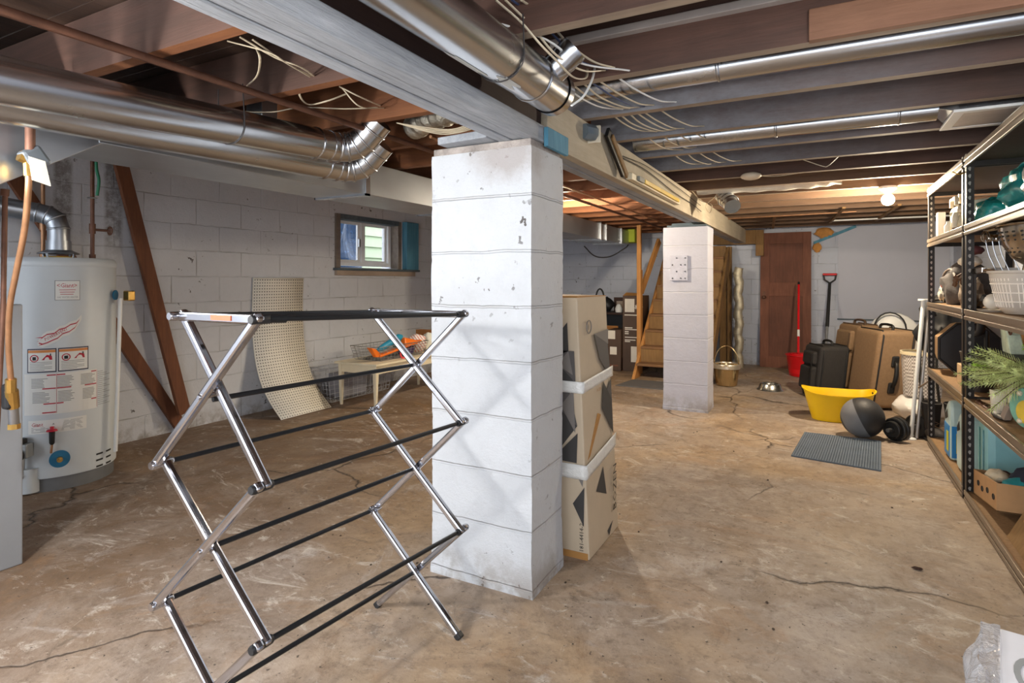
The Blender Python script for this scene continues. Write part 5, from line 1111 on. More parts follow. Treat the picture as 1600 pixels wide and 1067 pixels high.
# ------------------------------------------------------------------ steel shelving
M_post = mat('brown black steel', '2A2420', .45, .3, .2, 12)
M_rail = mat('taupe steel rail', '8A7A68', .35, .5, .1, 8)
M_slot = mat('slot bright', 'B9B2A8', .6, 0, .05)
M_shelfb = mat('particle board', '8E6E4A', .8, 0, .2, 60)
M_shelfd = mat('dark hardboard', '3E3028', .8, 0, .2, 40)  # top shelf only: its shade is painted into the board colour
LEV = [.055, .54, 1.0, 1.44, 1.797]
def shelving(label, y0, y1, x0=.66, x1=1.13):
    t = thing('shelving_unit', label, 'shelving', ((x0+x1)/2, (y0+y1)/2, 0), 'steel shelving units by the wall')
    for x, sx in ((x0, 1), (x1, -1)):
        for y, sy in ((y0, 1), (y1, -1)):
            o = put('post', MB().box(min(x, x+sx*.040), max(x, x+sx*.040), min(y, y+sy*.002), max(y, y+sy*.002), 0, 1.815).box(min(x, x+sx*.002), max(x, x+sx*.002), min(y, y+sy*.040), max(y, y+sy*.040), 0, 1.815), M_post, t, world=True)
            if x == x0:
                mb = MB(); z = .03
                while z < 1.80:
                    if not any(L-.05 < z < L+.005 for L in LEV):
                        yy_ = y+sy*.002*(1 if sy < 0 else 0)-(.0012 if sy > 0 else .0032-.002)
                        yq = (y-.0008) if sy > 0 else (y-.0028)
                        c = (x+sx*.021, yq)
                        mb.add([(c[0]+.0075*math.cos(a)*(1 if math.sin(a) > 0 else .6), yq, z+.011*math.sin(a)) for a in [q*PI/4 for q in range(8)]], [tuple(range(8))])
                    z += .038
                s = put('slot', mb, M_slot, o, world=True); s['kind'] = 'stuff'
    for L in LEV:
        for x in (x0, x1):
            e = .004 if x == x0 else -.004
            r = put('rail', MB().box(x-.006, x+.006, y0+.008, y1-.008, L-.048, L-.030).box(x-.002, x+.004, y0+.008, y1-.008, L-.030, L-.018).box(x-.006, x+.006, y0+.008, y1-.008, L-.018, L+.006), M_rail, t, world=True, bevel=.002)
        for y in (y0+.005, y1-.005): put('end_rail', MB().box(x0+.006, x1-.006, y-.003, y+.003, L-.045, L+.004), M_post, t, world=True)
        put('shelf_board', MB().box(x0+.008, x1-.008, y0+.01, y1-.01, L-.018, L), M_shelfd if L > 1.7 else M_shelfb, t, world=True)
    return t
shelving('dark slotted steel shelving unit with the backpacks, farther from the camera', 3.87, 5.05)
shelving('dark slotted steel shelving unit with the colander, nearer the camera', 2.64, 3.83)

# ---- top loaded shelf (level 1.44)
def crumple(label, name, c, r, sz, m, seed, cat, jit=.7, lv=2, **kw):
    mb = MB().ball(c, r, 36, sz, 0, 0); C0 = Vector(c); out = []
    for p in mb.v:
        d = (p-C0); n = d.normalized()
        k = 1+jit*.35*noise.noise(n*2.2+Vector((seed, 0, 0)))+jit*.22*abs(noise.noise(n*5.5+Vector((0, seed, 0))))*(1)-jit*.12*abs(noise.noise(n*11+Vector((0, 0, seed))))
        out.append(C0+d*k)
    zmin = c[2]-r*sz[2]*.8
    mb.v = [Vector((p.x, p.y, max(p.z, zmin))) for p in out]
    return solo(name, mb, m, label, cat, smooth=35, **kw)
M_tealbag = mat('teal plastic film', '2A9A96', .25, 0, .45, 9, .3)
kt = NT('teal and white film'); kt.l(kt.ramp(kt.noise(7, 5, .6, dist=1.2), [(.46, hexc('23807F')), (.54, hexc('3FB0AA')), (.64, hexc('9CD0C4')), (.72, hexc('DDE2D8'))]), kt.b.inputs['Base Color']); kt.b.inputs['Roughness'].default_value = .25; M_tealbag2 = kt.m
crumple('large crumpled teal plastic bag heaped on the top loaded shelf', 'plastic_bag', (.92, 3.55, 1.575), .17, (.95, 1.5, .85), M_tealbag2, 3, 'plastic bag')
crumple('smaller teal plastic bag sagging at the post on the top loaded shelf', 'plastic_bag', (.83, 4.02, 1.52), .10, (1, 1.2, .8), M_tealbag, 9, 'plastic bag')
crumple('clear grey plastic bag at the near end of the top loaded shelf', 'plastic_bag', (.88, 3.08, 1.57), .15, (1, 1.3, .85), mat('cloudy film', 'B9AFA2', .2, 0, .2, 12, .4), 14, 'plastic bag')
t = thing('paper_sack', 'cream paper sack tucked against the teal bags beside the post', 'bag', (.80, 4.13, 1.44))
put('sack', MB().hexa([(.74, 4.08, 1.44), (.88, 4.05, 1.44), (.88, 4.17, 1.44), (.74, 4.20, 1.44)], [(.72, 4.06, 1.60), (.87, 4.03, 1.62), (.88, 4.17, 1.60), (.73, 4.2, 1.61)]), mat('cream paper', 'DCD3BC', .7, 0, .1), t, world=True, bevel=.01)
t = thing('plastic_jug', 'large cream plastic jug with a cut-out handle on the top loaded shelf', 'jug', (.84, 4.72, 1.44))
put('jug_body', MB().box(.75, .93, 4.62, 4.84, 1.46, 1.64), mat('cream plastic', 'DDD2BC', .35, 0, .05), t, world=True, bevel=.03)
put('jug_handle', MB().tube([(.76, 4.82, 1.64), (.76, 4.82, 1.69), (.76, 4.66, 1.69), (.76, 4.66, 1.64)], .012, 8).tube([(.80, 4.74, 1.66), (.80, 4.74, 1.72)], .018, 10), _mats['cream plastic'], t, world=True, smooth=40)
put('jug_base', MB().box(.77, .91, 4.64, 4.82, 1.44, 1.46), _mats['cream plastic'], t, world=True)
solo('white_canister', MB().box(.69, .735, 4.86, 4.92, 1.44, 1.62), M_white, 'narrow tall white box standing by the end post on the top loaded shelf', 'box', bevel=.004)
solo('glass_jar', MB().lathe([(.0001, 0), (.028, 0), (.028, .07), (.02, .085), (.034, .13), (.0001, .13)], (.72, 4.42, 1.44), 20), mat('pale jar glass', 'D9CDAA', .2, 0, .1), 'pale hourglass shaped jar in front of the cream jug', 'jar', smooth=40)
t = thing('spice_bottle', 'small white bottle with a brown base near the shelf edge', 'bottle', (.70, 4.33, 1.44))
put('bottle', MB().lathe([(.0001, 0), (.02, 0), (.02, .03), (.0001, .03)], (.70, 4.30, 1.44), 16), mat('brown base', '5A3A22', .5), t, world=True, smooth=40)
put('bottle_top', MB().lathe([(.0001, .03), (.021, .03), (.021, .10), (.012, .12), (.0001, .12)], (.70, 4.30, 1.44), 16), _mats['cream plastic'], t, world=True, smooth=40)
solo('white_bottle', MB().lathe([(.0001, 0), (.026, 0), (.026, .06), (.015, .075), (.015, .09), (.0001, .09)], (.705, 4.55, 1.44), 16), M_white, 'short white bottle next to the pale hourglass jar', 'bottle', smooth=40)
solo('cream_crock', MB().ball((.76, 4.25, 1.50), .06, 20, (1, 1, 1.0), .25, 5), mat('lumpy cream', 'D8CFB4', .7, 0, .1, 20, .5), 'lumpy cream candle like object beside the paper sack', 'ornament', smooth=50)
solo('wood_stick', MB().bar((.98, 3.9, 1.66), (.98, 3.84, 1.79), .01, .015), M_rail, 'thin upright pale stick behind the teal bags', 'stick')

# ---- level 1.0
M_bp = mat('grey backpack cloth', '4A4442', .85, 0, .15, 30, .3)
t = thing('backpack', 'dark grey backpack with a red patch on the shelf by the end post', 'backpack', (.82, 4.72, 1.0))
mb = MB().ball((.83, 4.76, 1.12), .18, 30, (.72, 1.25, .88), .25, 4); mb.v = [Vector((p.x, p.y, max(1.001, p.z))) for p in mb.v]
put('pack_body', mb, M_bp, t, world=True, smooth=50)
put('red_patch', MB().ball((.725, 4.88, 1.14), .035, 14, (.5, 1.1, 1.2)), mat('red patch cloth', 'C32A22', .6), t, world=True, smooth=60)
put('white_patch', MB().ball((.715, 4.86, 1.07), .045, 16, (.5, 1.1, 1.1), .8, 7), mat('white grey print', 'B9B2A4', .7, 0, .5, 30), t, world=True, smooth=60)
put('zip_piping', MB().tube(curve([(.76, 4.97, 1.05), (.73, 4.93, 1.15), (.73, 4.85, 1.21), (.74, 4.70, 1.23), (.74, 4.56, 1.18)], 6), .008, 8), mat('tan piping', '75665A', .7), t, world=True, smooth=50)
t = thing('tote_bag', 'beige tote with a woven brown band leaning beside the backpack', 'bag', (.76, 4.22, 1.0))
mb = MB().ball((.76, 4.24, 1.08), .105, 24, (.5, 1.3, .95), .5, 6); mb.v = [Vector((p.x, p.y, max(1.001, p.z))) for p in mb.v]
put('tote_body', mb, mat('beige canvas', '9A8670', .8, 0, .08, 30), t, world=True, smooth=50)
for k in range(7):
    a = .5+.33*k; put('woven_band', MB().bar((.705, 4.22+.12*math.cos(a)+.0, 1.09+.085*math.sin(a)), (.695, 4.22+.14*math.cos(a), 1.09+.105*math.sin(a)), .012, .03), mat('woven brown', '5A3E2A', .8), t, world=True)
solo('knitted_hat', MB().ball((.80, 4.50, 1.275), .065, 22, (.9, 1.5, .55), .15, 2), mat('white cap cloth', 'E6DDCC', .8, 0, .05), 'white rounded cap resting on top of the backpack', 'hat', smooth=60)
solo('knitted_hat', MB().ball((.80, 4.35, 1.335), .045, 18, (.9, 1.3, .6), .3, 3), mat('maroon cloth', '5A2E30', .8), 'small maroon cap on top of the white one', 'hat', smooth=60)
solo('white_carton', MB().box(.98, 1.11, 4.80, 5.0, 1.0, 1.24), M_white, 'white carton behind the backpack on the shelf', 'carton', bevel=.004)
# strainer basket and colander
BKX, BKY = .865, 3.43
kp = NT('clear plastic basket'); kp.b.inputs['Base Color'].default_value = (*hexc('D9CFC2'), 1); kp.b.inputs['Roughness'].default_value = .25; kp.b.inputs['Alpha'].default_value = .72; M_clear = kp.m
t = thing('strainer_basket', 'clear ribbed plastic salad basket on the shelf under the colander', 'basket', (BKX, BKY, 1.0))
put('basket_body', MB().lathe([(.0001, .004), (.125, .004), (.15, .03), (.178, .15), (.182, .185), (.190, .19), (.190, .20), (.176, .196), (.172, .15), (.144, .034), (.12, .010), (.0001, .010)], (BKX, BKY, 1.0), 56), M_clear, t, world=True, smooth=35)
mb = MB()
for i in range(64):
    if i % 8 == 0: continue
    a = 2*PI*i/64; mb.bar((BKX+.153*math.cos(a), BKY+.153*math.sin(a), 1.035), (BKX+.1785*math.cos(a), BKY+.1785*math.sin(a), 1.165), .004, .004)
put('basket_rib', mb, mat('pale ribs', 'EFE6DA', .3), t, world=True)['kind'] = 'stuff'
for z, r in ((1.06, .160), (1.10, .1685), (1.14, .177)): put('hoop_ring', MB().tube(torus_pts((BKX, BKY, z), r, 48), .003, 6, closed=True), _mats['pale ribs'], t, world=True)
t = thing('colander', 'stainless steel colander stacked on the plastic salad basket', 'colander', (BKX, BKY, 1.2))
M_steel = mat('polished steel', 'C9C2B8', .16, 1, .05)
put('bowl', MB().lathe([(.05, 0), (.065, .005), (.06, .03), (.10, .06), (.135, .12), (.150, .18), (.152, .205), (.162, .21), (.163, .214), (.148, .212), (.143, .18), (.128, .12), (.09, .065), (.0001, .038)], (BKX, BKY, 1.197), 56), M_steel, t, world=True, smooth=35)
mb = MB()
for k in range(6):
    z = .085+.018*k; r = .110+(.150-.110)*min(1, (z-.075)/.095)
    for i in range(28):
        a = 2*PI*i/28; d = Vector((math.cos(a), math.sin(a), -.25)).normalized(); c = Vector((BKX+(r+.004)*math.cos(a), BKY+(r+.004)*math.sin(a), 1.197+z))
        mb.lathe([(.0001, 0), (.0045, 0), (.0045, -.006)], c, 6, d)
put('drain_hole', mb, M_ink, t, world=True)['kind'] = 'stuff'
put('loop_handle', MB().tube([(.74, 3.53, 1.40), (.70, 3.57, 1.395), (.685, 3.54, 1.395), (.715, 3.48, 1.40)], .005, 8), M_steel, t, world=True, smooth=50)
for j in range(5):
    t = thing('kitchen_utensil', ['whisk with a looped head','wire skewer','ladle with a small bowl','masher with a bent stem','thin steel fork'][j]+' leaning between the post and the colander', 'utensil', (.78+.02*j, 3.70, 1.0))
    x = .76+.03*j; y = 3.71+.02*(j % 3)
    put('stem', MB().tube(curve([(x+.04, y-.05, 1.01), (x+.02, y-.02, 1.15), (x-.02, y+.01, 1.28), (x-.035, y+.01, 1.36)], 5), .0028, 6), M_galvd, t, world=True, smooth=50)
    if j == 0:
        for q_ in range(3): put('wire_loop', MB().tube([(x-.035+.018*math.cos(a)*math.cos(q_), y+.01+.018*math.cos(a)*math.sin(q_), 1.375+.028*math.sin(a)) for a in [i*PI/6 for i in range(12)]], .002, 5, closed=True), M_steel, t, world=True)
    else: put('utensil_head', MB().ball((x-.04, y+.01, 1.37), .016, 10, (1, .4, 1.2)), M_steel, t, world=True, smooth=50)
t = thing('foil_tray', 'long silver tray edge resting beside the colander', 'tray', (.80, 3.60, 1.195))
put('tray_edge', MB().bar((.69, 3.80, 1.203), (.70, 3.62, 1.208), .02, .03), M_steel, t, world=True, bevel=.004); put('tray_handle', MB().tube([(.70, 3.60, 1.205), (.74, 3.42, 1.19)], .008, 8), M_steel, t, world=True)
put('tray_leg', MB().box(.69, .70, 3.78, 3.79, 1.0, 1.19), M_post, t, world=True)
t = thing('kitchen_grater', 'gold and cream gadget standing behind the white mug', 'gadget', (.80, 3.72, 1.0))
put('gadget_body', MB().hexa([(.77, 3.66, 1.05), (.83, 3.66, 1.05), (.83, 3.72, 1.05), (.77, 3.72, 1.05)], [(.76, 3.68, 1.14), (.80, 3.66, 1.16), (.81, 3.70, 1.15), (.76, 3.72, 1.13)]), mat('old gold', 'A8884C', .5, .3, .3), t, world=True, bevel=.008)
put('gadget_stand', MB().box(.78, .82, 3.67, 3.71, 1.0, 1.05), M_gold, t, world=True)
t = thing('teapot', 'white mug like pot with a dark pattern lying beside the salad basket', 'pot', (.76, 3.66, 1.0))
put('pot_body', MB().ball((.745, 3.68, 1.05), .042, 20, (.9, 1.1, .95)), mat('white china', 'E4DCCF', .3), t, world=True, smooth=60)
put('dark_pattern', MB().ball((.722, 3.70, 1.06), .030, 14, (.7, 1, .8), .5, 3), M_ink, t, world=True, smooth=60)
put('pot_saucer', MB().lathe([(.0001, 0), (.05, 0), (.065, .012), (.0001, .006)], (.745, 3.68, 1.0), 20), _mats['white china'], t, world=True, smooth=40)

# ---- level .54
M_pot = mat('black planter', '232021', .5, 0, .15)
t = thing('octagonal_planter', 'large black octagonal planter lying on its side with a tan rim', 'planter', (.85, 4.80, .54))
oc = [(.842+.170/math.cos(PI/8)*math.cos(PI/8+k*PI/4), .712+.170/math.cos(PI/8)*math.sin(PI/8+k*PI/4)) for k in range(8)]
mb = MB(); a8 = [(x, 4.74, z) for x, z in oc]; b8 = [(x, 4.78, z) for x, z in oc]; c8 = [(x+(.842-x)*.12, 4.99, z+(.712-z)*.12) for x, z in oc]
mb.add(a8+b8+c8, [tuple(range(8))[::-1], tuple(range(16, 24))]+[(i+o, (i+1) % 8+o, 8+(i+1) % 8+o, 8+i+o) for o in (0, 8) for i in range(8)])
for q_ in range(2, len(mb.f)): mb.m[q_] = 1
put('planter_body', mb, [M_pot, mat('tan rim', '9C7C58', .45, 0, .2)], t, world=True, bevel=.004)  # planter sides tan: the light on them is put into the colour
put('inner_rim', MB().tube([(x, 4.738, z) for x, z in [(x+(.842-x)*.06, z+(.712-z)*.06) for x, z in oc]], .006, 6, closed=True), M_pot, t, world=True)
t = thing('pump_pot', 'dark grey round pot with black elbow pipes rising from it, by the shared post', 'pot', (.77, 4.18, .54))
put('pot', MB().lathe([(.0001, 0), (.065, 0), (.085, .20), (.09, .215), (.082, .215), (.07, .19), (.0001, .19)], (.775, 4.12, .54), 28), mat('grey brown pot', '4C4540', .5, 0, .1), t, world=True, smooth=40)
put('pipe_elbow', MB().tube(curve([(.74, 4.16, .72), (.735, 4.17, .82), (.75, 4.13, .86), (.77, 4.08, .87), (.775, 4.07, .93)], 5), .02, 10).tube([(.80, 4.08, .72), (.80, 4.08, .88)], .012, 8), M_pot, t, world=True, smooth=50)
solo('beige_box', MB().box(.72, .84, 4.26, 4.40, .54, .66), mat('beige card', 'C8A880', .7), 'beige box between the octagonal planter and the dark pot', 'box', bevel=.004)
solo('brown_carton', MB().box(.95, 1.10, 3.95, 4.4, .54, .95), M_cardd, 'plain brown carton at the back of the shelf behind the dark pot', 'carton', bevel=.004)
solo('white_box', MB().box(.88, 1.1, 4.93, 5.03, .54, .97), M_white, 'white box at the back of the shelf beyond the octagonal planter', 'box', bevel=.004)
solo('black_storage_bin', MB().hexa([(.80, 3.40, .54), (1.08, 3.40, .54), (1.08, 3.78, .54), (.80, 3.78, .54)], [(.78, 3.38, .80), (1.10, 3.38, .80), (1.10, 3.80, .80), (.78, 3.80, .80)]), M_pot, 'black storage bin behind the greenery on the middle shelf', 'bin', bevel=.01)
# greenery
def frond(mb, p, d, L, n, w, col):
    d = Vector(d).normalized(); up = Vector((0, 0, 1)); s = d.cross(up).normalized(); r = random.Random(int(p[0]*1e4+L*1e3))
    mb.mi = 2; mb.tube([p, Vector(p)+d*L*.5+Vector((0, 0, .01)), Vector(p)+d*L], [.0028, .002, .001], 5); mb.mi = col
    for i in range(n):
        f = (i+1)/n; c = Vector(p)+d*L*f; l = w*(1-.55*f)
        for k in range(6):
            q = (s*math.cos(k*PI/3+i)+d.cross(s)*math.sin(k*PI/3+i)+d*.9).normalized(); e = c+q*l*(.8+.4*r.random()); m = d.cross(q).normalized()*.0022
            mb.add([c-m, c+m, e+m*.3, e-m*.3], [(0, 1, 2, 3)])
M_gr1 = mat('bright green needles', 'A6CC46', .6, 0, .25, 12); M_gr2 = mat('grey green needles', 'B6C07C', .6, 0, .3, 12); M_stem = mat('twig brown', '5A4630', .8)
def plant(label, base, specs, pot, potlabel):
    t = thing('artificial_greenery', label, 'greenery', base); pot(t)
    mb = MB()
    for p, d, L, w, c in specs: frond(mb, p, d, L, 16, w, c)
    f = put('needle_foliage', mb, [M_gr1, M_gr2, M_stem], t, world=True); f['kind'] = 'stuff'
r = random.Random(9)
def whitepot(t): put('white_vase', MB().lathe([(.0001, 0), (.045, 0), (.05, .02), (.056, .17), (.052, .17), (.045, .02), (.0001, .01)], (.80, 3.42, .54), 24), mat('aged white ceramic', 'CFC6B4', .5, 0, .12), t, world=True, smooth=40)
def tallpot(t): put('white_vase', MB().lathe([(.0001, 0), (.055, 0), (.07, .24), (.066, .24), (.05, .02), (.0001, .01)], (.80, 3.22, .54), 24), _mats['aged white ceramic'], t, world=True, smooth=40)
sp_ = [(Vector((.80, 3.42, .71)), (-.9+.5*(r.random()-.5), 1.3*(r.random()-.25), .7*r.random()-.15), .13+.06*r.random(), .040, 0 if i % 4 else 1) for i in range(22)]
plant('bright green needle sprays in a white vase beside the shared post', (.80, 3.42, .54), sp_, whitepot, '')
sp_ = [(Vector((.80, 3.22, .76)), (-.7+.8*(r.random()-.5), 1.5*(r.random()-.5), .7*r.random()-.35), .18+.10*r.random(), .05, 1) for i in range(26)]
plant('bushy grey green pine sprays in a taller white vase nearer the camera', (.80, 3.22, .54), sp_, tallpot, '')
sp_ = [(Vector((.92, 3.14, .86)), (-.6+.6*(r.random()-.5), 1.2*(r.random()-.3), .5*r.random()), .14+.05*r.random(), .03, 0) for i in range(7)]
def jar2(t): put('white_jar', MB().lathe([(.0001, 0), (.06, 0), (.075, .30), (.07, .30), (.055, .02), (.0001, .01)], (.92, 3.14, .54), 24), _mats['aged white ceramic'], t, world=True, smooth=40)
plant('small green sprig in the white jar behind the pine sprays', (.92, 3.14, .54), sp_, jar2, '')
t = thing('handled_mug', 'white mug with a dark wire handle below the green sprays', 'mug', (.73, 3.50, .54))
put('mug', MB().lathe([(.0001, 0), (.032, 0), (.038, .10), (.034, .10), (.028, .01), (.0001, .008)], (.735, 3.50, .54), 20), _mats['aged white ceramic'], t, world=True, smooth=40)
put('mug_handle', MB().tube([(.715+.005, 3.54+.03*math.sin(a), .59+.03*math.cos(a)) for a in [i*PI/8 for i in range(9)]], .004, 6), M_iron, t, world=True, smooth=40)
t = thing('tape_reel', 'round teal green reel with a yellow centre standing on the middle shelf', 'reel', (.73, 3.04, .54))
n_ = Vector((-.55, .80, 0)).normalized()*-1
put('reel_rim', MB().lathe([(.06, -.02), (.085, -.02), (.088, 0), (.085, .02), (.06, .02)], (.765, 3.13, .628), 40, (-.85, -.5, 0)), mat('teal reel', '1F5F66', .4), t, world=True, smooth=40)
put('reel_face', MB().lathe([(.0001, .021), (.083, .021), (.083, .024), (.0001, .024)], (.765, 3.13, .628), 40, (-.85, -.5, 0)), mat('green yellow face', '6FA08A', .5, 0, .4, 6), t, world=True, smooth=40)
put('yellow_centre', MB().lathe([(.0001, .0245), (.05, .0245), (.05, .027), (.0001, .027)], (.765, 3.13, .612), 30, (-.85, -.5, 0)), mat('dirty yellow', 'C7A83A', .5, 0, .3, 9), t, world=True, smooth=40)
for a in (0, 2.1, 4.2): put('cream_peg', MB().ball((.765-.022+.066*math.cos(a)*.5, 3.13-.012-.066*math.cos(a)*.85, .628+.066*math.sin(a)), .012, 10), M_wire, t, world=True, smooth=50)
t = thing('black_pan', 'small black dish with a grey lighter like box on it, at the shelf edge', 'dish', (.71, 3.32, .54))
put('dish', MB().ball((.705, 3.33, .553), .07, 20, (.45, 1.4, .2)), M_pot, t, world=True, smooth=50); put('grey_block', MB().bar((.70, 3.24, .56), (.71, 3.20, .625), .03, .03), mat('taupe block', '8A7A6C', .6), t, world=True, bevel=.003)
solo('chain_links', MB().tube([(.70+.012*math.sin(i*1.6), 3.45+.018*i, .545+.004*math.cos(i*1.6)) for i in range(18)], .005, 6), M_iron, 'small brown chain lying on the shelf edge by the post', 'chain', smooth=50)
solo('blue_bottle', MB().ball((.94, 3.34, .865), .085, 22, (1, 1.4, .5), .15, 4), mat('cloudy blue plastic', '6E6AA8', .3, 0, .5, 4), 'cloudy blue and grey rounded thing on the black storage bin', 'container', smooth=60)
t = thing('paper_cone', 'white and green paper bag standing behind the shared post', 'bag', (.85, 3.72, .80))
put('bag_body', MB().hexa([(.80, 3.62, .80), (.86, 3.62, .80), (.86, 3.76, .80), (.80, 3.76, .80)], [(.79, 3.66, .92), (.84, 3.66, .94), (.84, 3.78, .96), (.79, 3.78, .96)]), mat('white green paper', 'C9D3B8', .6, 0, .3, 14), t, world=True, bevel=.005)
put('bag_loop', MB().tube([(.80, 3.62+.03*math.cos(a), .93+.035*math.sin(a)) for a in [i*PI/8 for i in range(16)]], .004, 6, closed=True), M_iron, t, world=True)
crumple('heap of dark branches and trinkets at the back of the middle shelf', 'trinket_heap', (.97, 3.0, .88), .12, (.9, 2.2, .5), mat('brown tangle', '6A5444', .8, 0, .6, 30, .6), 21, 'decoration', 1.2)
solo('support_box', MB().box(.84, 1.10, 2.72, 3.08, .54, .81), M_cardd, 'brown box holding up the heap of trinkets', 'box', bevel=.004)

# ---- lowest shelf
M_fluid = mat('bright blue liquid label', '2A86C8', .35, 0, .06); M_jug = mat('milky jug plastic', 'BFD6D2', .3, 0, .06); M_jugt = mat('milky teal jug plastic', '8FC3C6', .3, 0, .08)
def jug(label, x, y, m, lab, s=1.0, z=.056, handle=True):
    t = thing('fluid_jug', label, 'jug', (x, y, z), 'washer fluid jugs on the lowest shelf')
    pr_ = [(0, 0), (.15, 0), (.155, .03), (.155, .19), (.14, .24), (.09, .285), (.055, .30), (.03, .30), (.01, .27), (0, .20)]
    mb = MB().prism([(x, y+a*s, z+b*s) for a, b in pr_], (.10*s, 0, 0)); put('jug_body', mb, m, t, world=True, bevel=.02)
    put('grip_opening', MB().prism([(x-.002, y+a*s, z+b*s) for a, b in ((.06, .21), (.12, .19), (.125, .215), (.075, .25))], (.10*s+.004, 0, 0)), M_pot, t, world=True)
    put('cap', MB().lathe([(.0001, 0), (.018, 0), (.018, .022), (.0001, .022)], (x+.05*s, y+.042*s, z+.30*s), 16), M_white, t, world=True, smooth=40)
    if lab:
        put('blue_label', MB().box(x-.0025, x+.10*s+.0025, y+.015*s, y+.145*s, z+.015*s, z+.175*s), M_fluid, t, world=True, bevel=.002)
        put('blue_front', MB().box(x+.008, x+.092*s, y-.0025, y+.002, z+.015*s, z+.175*s), M_fluid, t, world=True)
        put('yellow_label', MB().box(x-.004, x-.002, y+.03*s, y+.08*s, z+.04*s, z+.14*s), mat('label yellow', 'D8C81E', .5), t, world=True)
        put('yellow_label', MB().box(x+.03, x+.07, y-.004, y-.002, z+.04*s, z+.14*s), _mats['label yellow'], t, world=True)
    return t
jug('translucent jug with bright blue washer fluid and a yellow label, by the boots', .69, 4.42, M_jug, True, 1.2)
jug('pale empty jug squeezed between the blue one and the post', .70, 4.12, M_jug, False, 1.15)
jug('large milky teal jug behind the shared post', .80, 3.90, M_jugt, False, 1.25) if False else None
t = thing('water_container', 'large milky teal water container behind the shared post', 'container', (.86, 3.98, .056))
put('container_body', MB().box(.76, .97, 3.89, 4.08, .056, .42), M_jugt, t, world=True, bevel=.04); put('container_ridge', MB().box(.753, .76, 3.93, 3.955, .10, .36).box(.753, .76, 4.01, 4.035, .10, .36), M_jugt, t, world=True, bevel=.003)
put('blue_cap', MB().lathe([(.0001, 0), (.03, 0), (.03, .03), (.0001, .03)], (.82, 3.98, .42), 18), mat('cap blue', '2D8FBF', .4), t, world=True, smooth=40)
# boots
def boot(label, x, y, rz):
    t = thing('winter_boot', label, 'boot', (x, y, .0), 'pair of winter boots'); q_ = Matrix.Translation((x, y, .0)) @ Matrix.Rotation(rz, 4, 'Z')
    put('boot_shaft', MB().lathe([(.045, .08), (.052, .14), (.058, .22), (.066, .27), (.060, .275), (.050, .22), (.04, .10)], (0, 0, 0), 24, sy=1.1).xf(q_), mat('black boot rubber', '282320', .7, 0, .2, 20, .3), t, world=True, smooth=50)
    mb = MB().ball((0, -.05, .05), .062, 20, (.85, 1.9, .85)); mb.v = [Vector((p.x, p.y, max(.012, p.z))) for p in mb.v]; put('boot_foot', mb.xf(q_), _mats['black boot rubber'], t, world=True, smooth=50)
    mb = MB().ball((0, -.05, .012), .064, 20, (.9, 1.95, .3)); mb.v = [Vector((p.x, p.y, min(.02, max(.0, p.z)))) for p in mb.v]; put('sole', mb.xf(q_), M_black, t, world=True, smooth=30)
    put('lace', MB().tube([q_ @ Vector((.02*(-1)**i, -.075+.006*i, .10+.016*i)) for i in range(9)], .003, 6), mat('tan lace', 'A08060', .7), t, world=True)
boot('black winter boot on the floor nearer the white pole, past the end of the shelving', .70, 5.20, .35); boot('black winter boot on the floor behind the end post of the shelving', .84, 5.22, .2)
# banana carton with clothes
t = thing('fruit_carton', 'low brown fruit carton with round holes and a pink print, full of clothes', 'carton', (.88, 3.5, .06))
bx0, bx1, by0, by1, bz0, bz1 = .69, 1.05, 3.34, 3.79, .058, .185
def tilt(mb): mb.v = [Vector((p.x, p.y, p.z+.062*(by1-p.y)/(by1-by0))) for p in mb.v]; return mb
M_frc = mat('fruit carton card', 'AC8358', .75, 0, .1, 8)
for nm, b in (('side_wall', (bx0, bx0+.006, by0, by1)), ('side_wall', (bx1-.006, bx1, by0, by1)), ('end_wall', (bx0+.006, bx1-.006, by0, by0+.006)), ('end_wall', (bx0+.006, bx1-.006, by1-.006, by1))):
    put(nm, tilt(MB().box(*b, bz0, bz1-(.0 if nm == 'end_wall' else .0))), M_frc, t, world=True)
put('bottom', tilt(MB().box(bx0, bx1, by0, by1, bz0-.001, bz0+.004)), M_frc, t, world=True)
for (y, z) in ((3.39, .115), (3.50, .125), (3.60, .115), (3.68, .13)): put('vent_hole', tilt(MB().lathe([(.0001, 0), (.014, 0), (.014, .002)], (bx0-.0005, y, z), 12, (-1, 0, 0), sy=1.5)), M_ink, t, world=True)
put('pink_print', tilt(MB().lathe([(.0001, 0), (.055, 0), (.055, .001)], (.84, by0-.001, .118), 20, (0, -1, 0)).lathe([(.0001, 0), (.045, 0), (.045, .001)], (.90, by0-.001, .18), 20, (0, -1, 0), a0=PI, a1=2*PI)), mat('pink print', '9C3A6A', .7), t, world=True)
put('end_hole', tilt(MB().lathe([(.0001, 0), (.02, 0), (.02, .003)], (.92, by0-.001, .14), 16, (0, -1, 0))), M_ink, t, world=True)
put('open_flap', MB().hexa([(.70, 3.78, .235), (1.05, 3.78, .235), (1.05, 3.786, .235), (.70, 3.786, .235)], [(.74, 3.62, .36), (1.03, 3.66, .36), (1.03, 3.666, .36), (.74, 3.626, .36)]), M_frc, t, world=True) if False else None
put('open_flap', MB().hexa([(1.05, 3.40, .235), (1.056, 3.40, .235), (1.056, 3.79, .235), (1.05, 3.79, .235)], [(1.02, 3.42, .40), (1.026, 3.42, .40), (1.026, 3.77, .40), (1.02, 3.77, .40)]), M_frc, t, world=True)
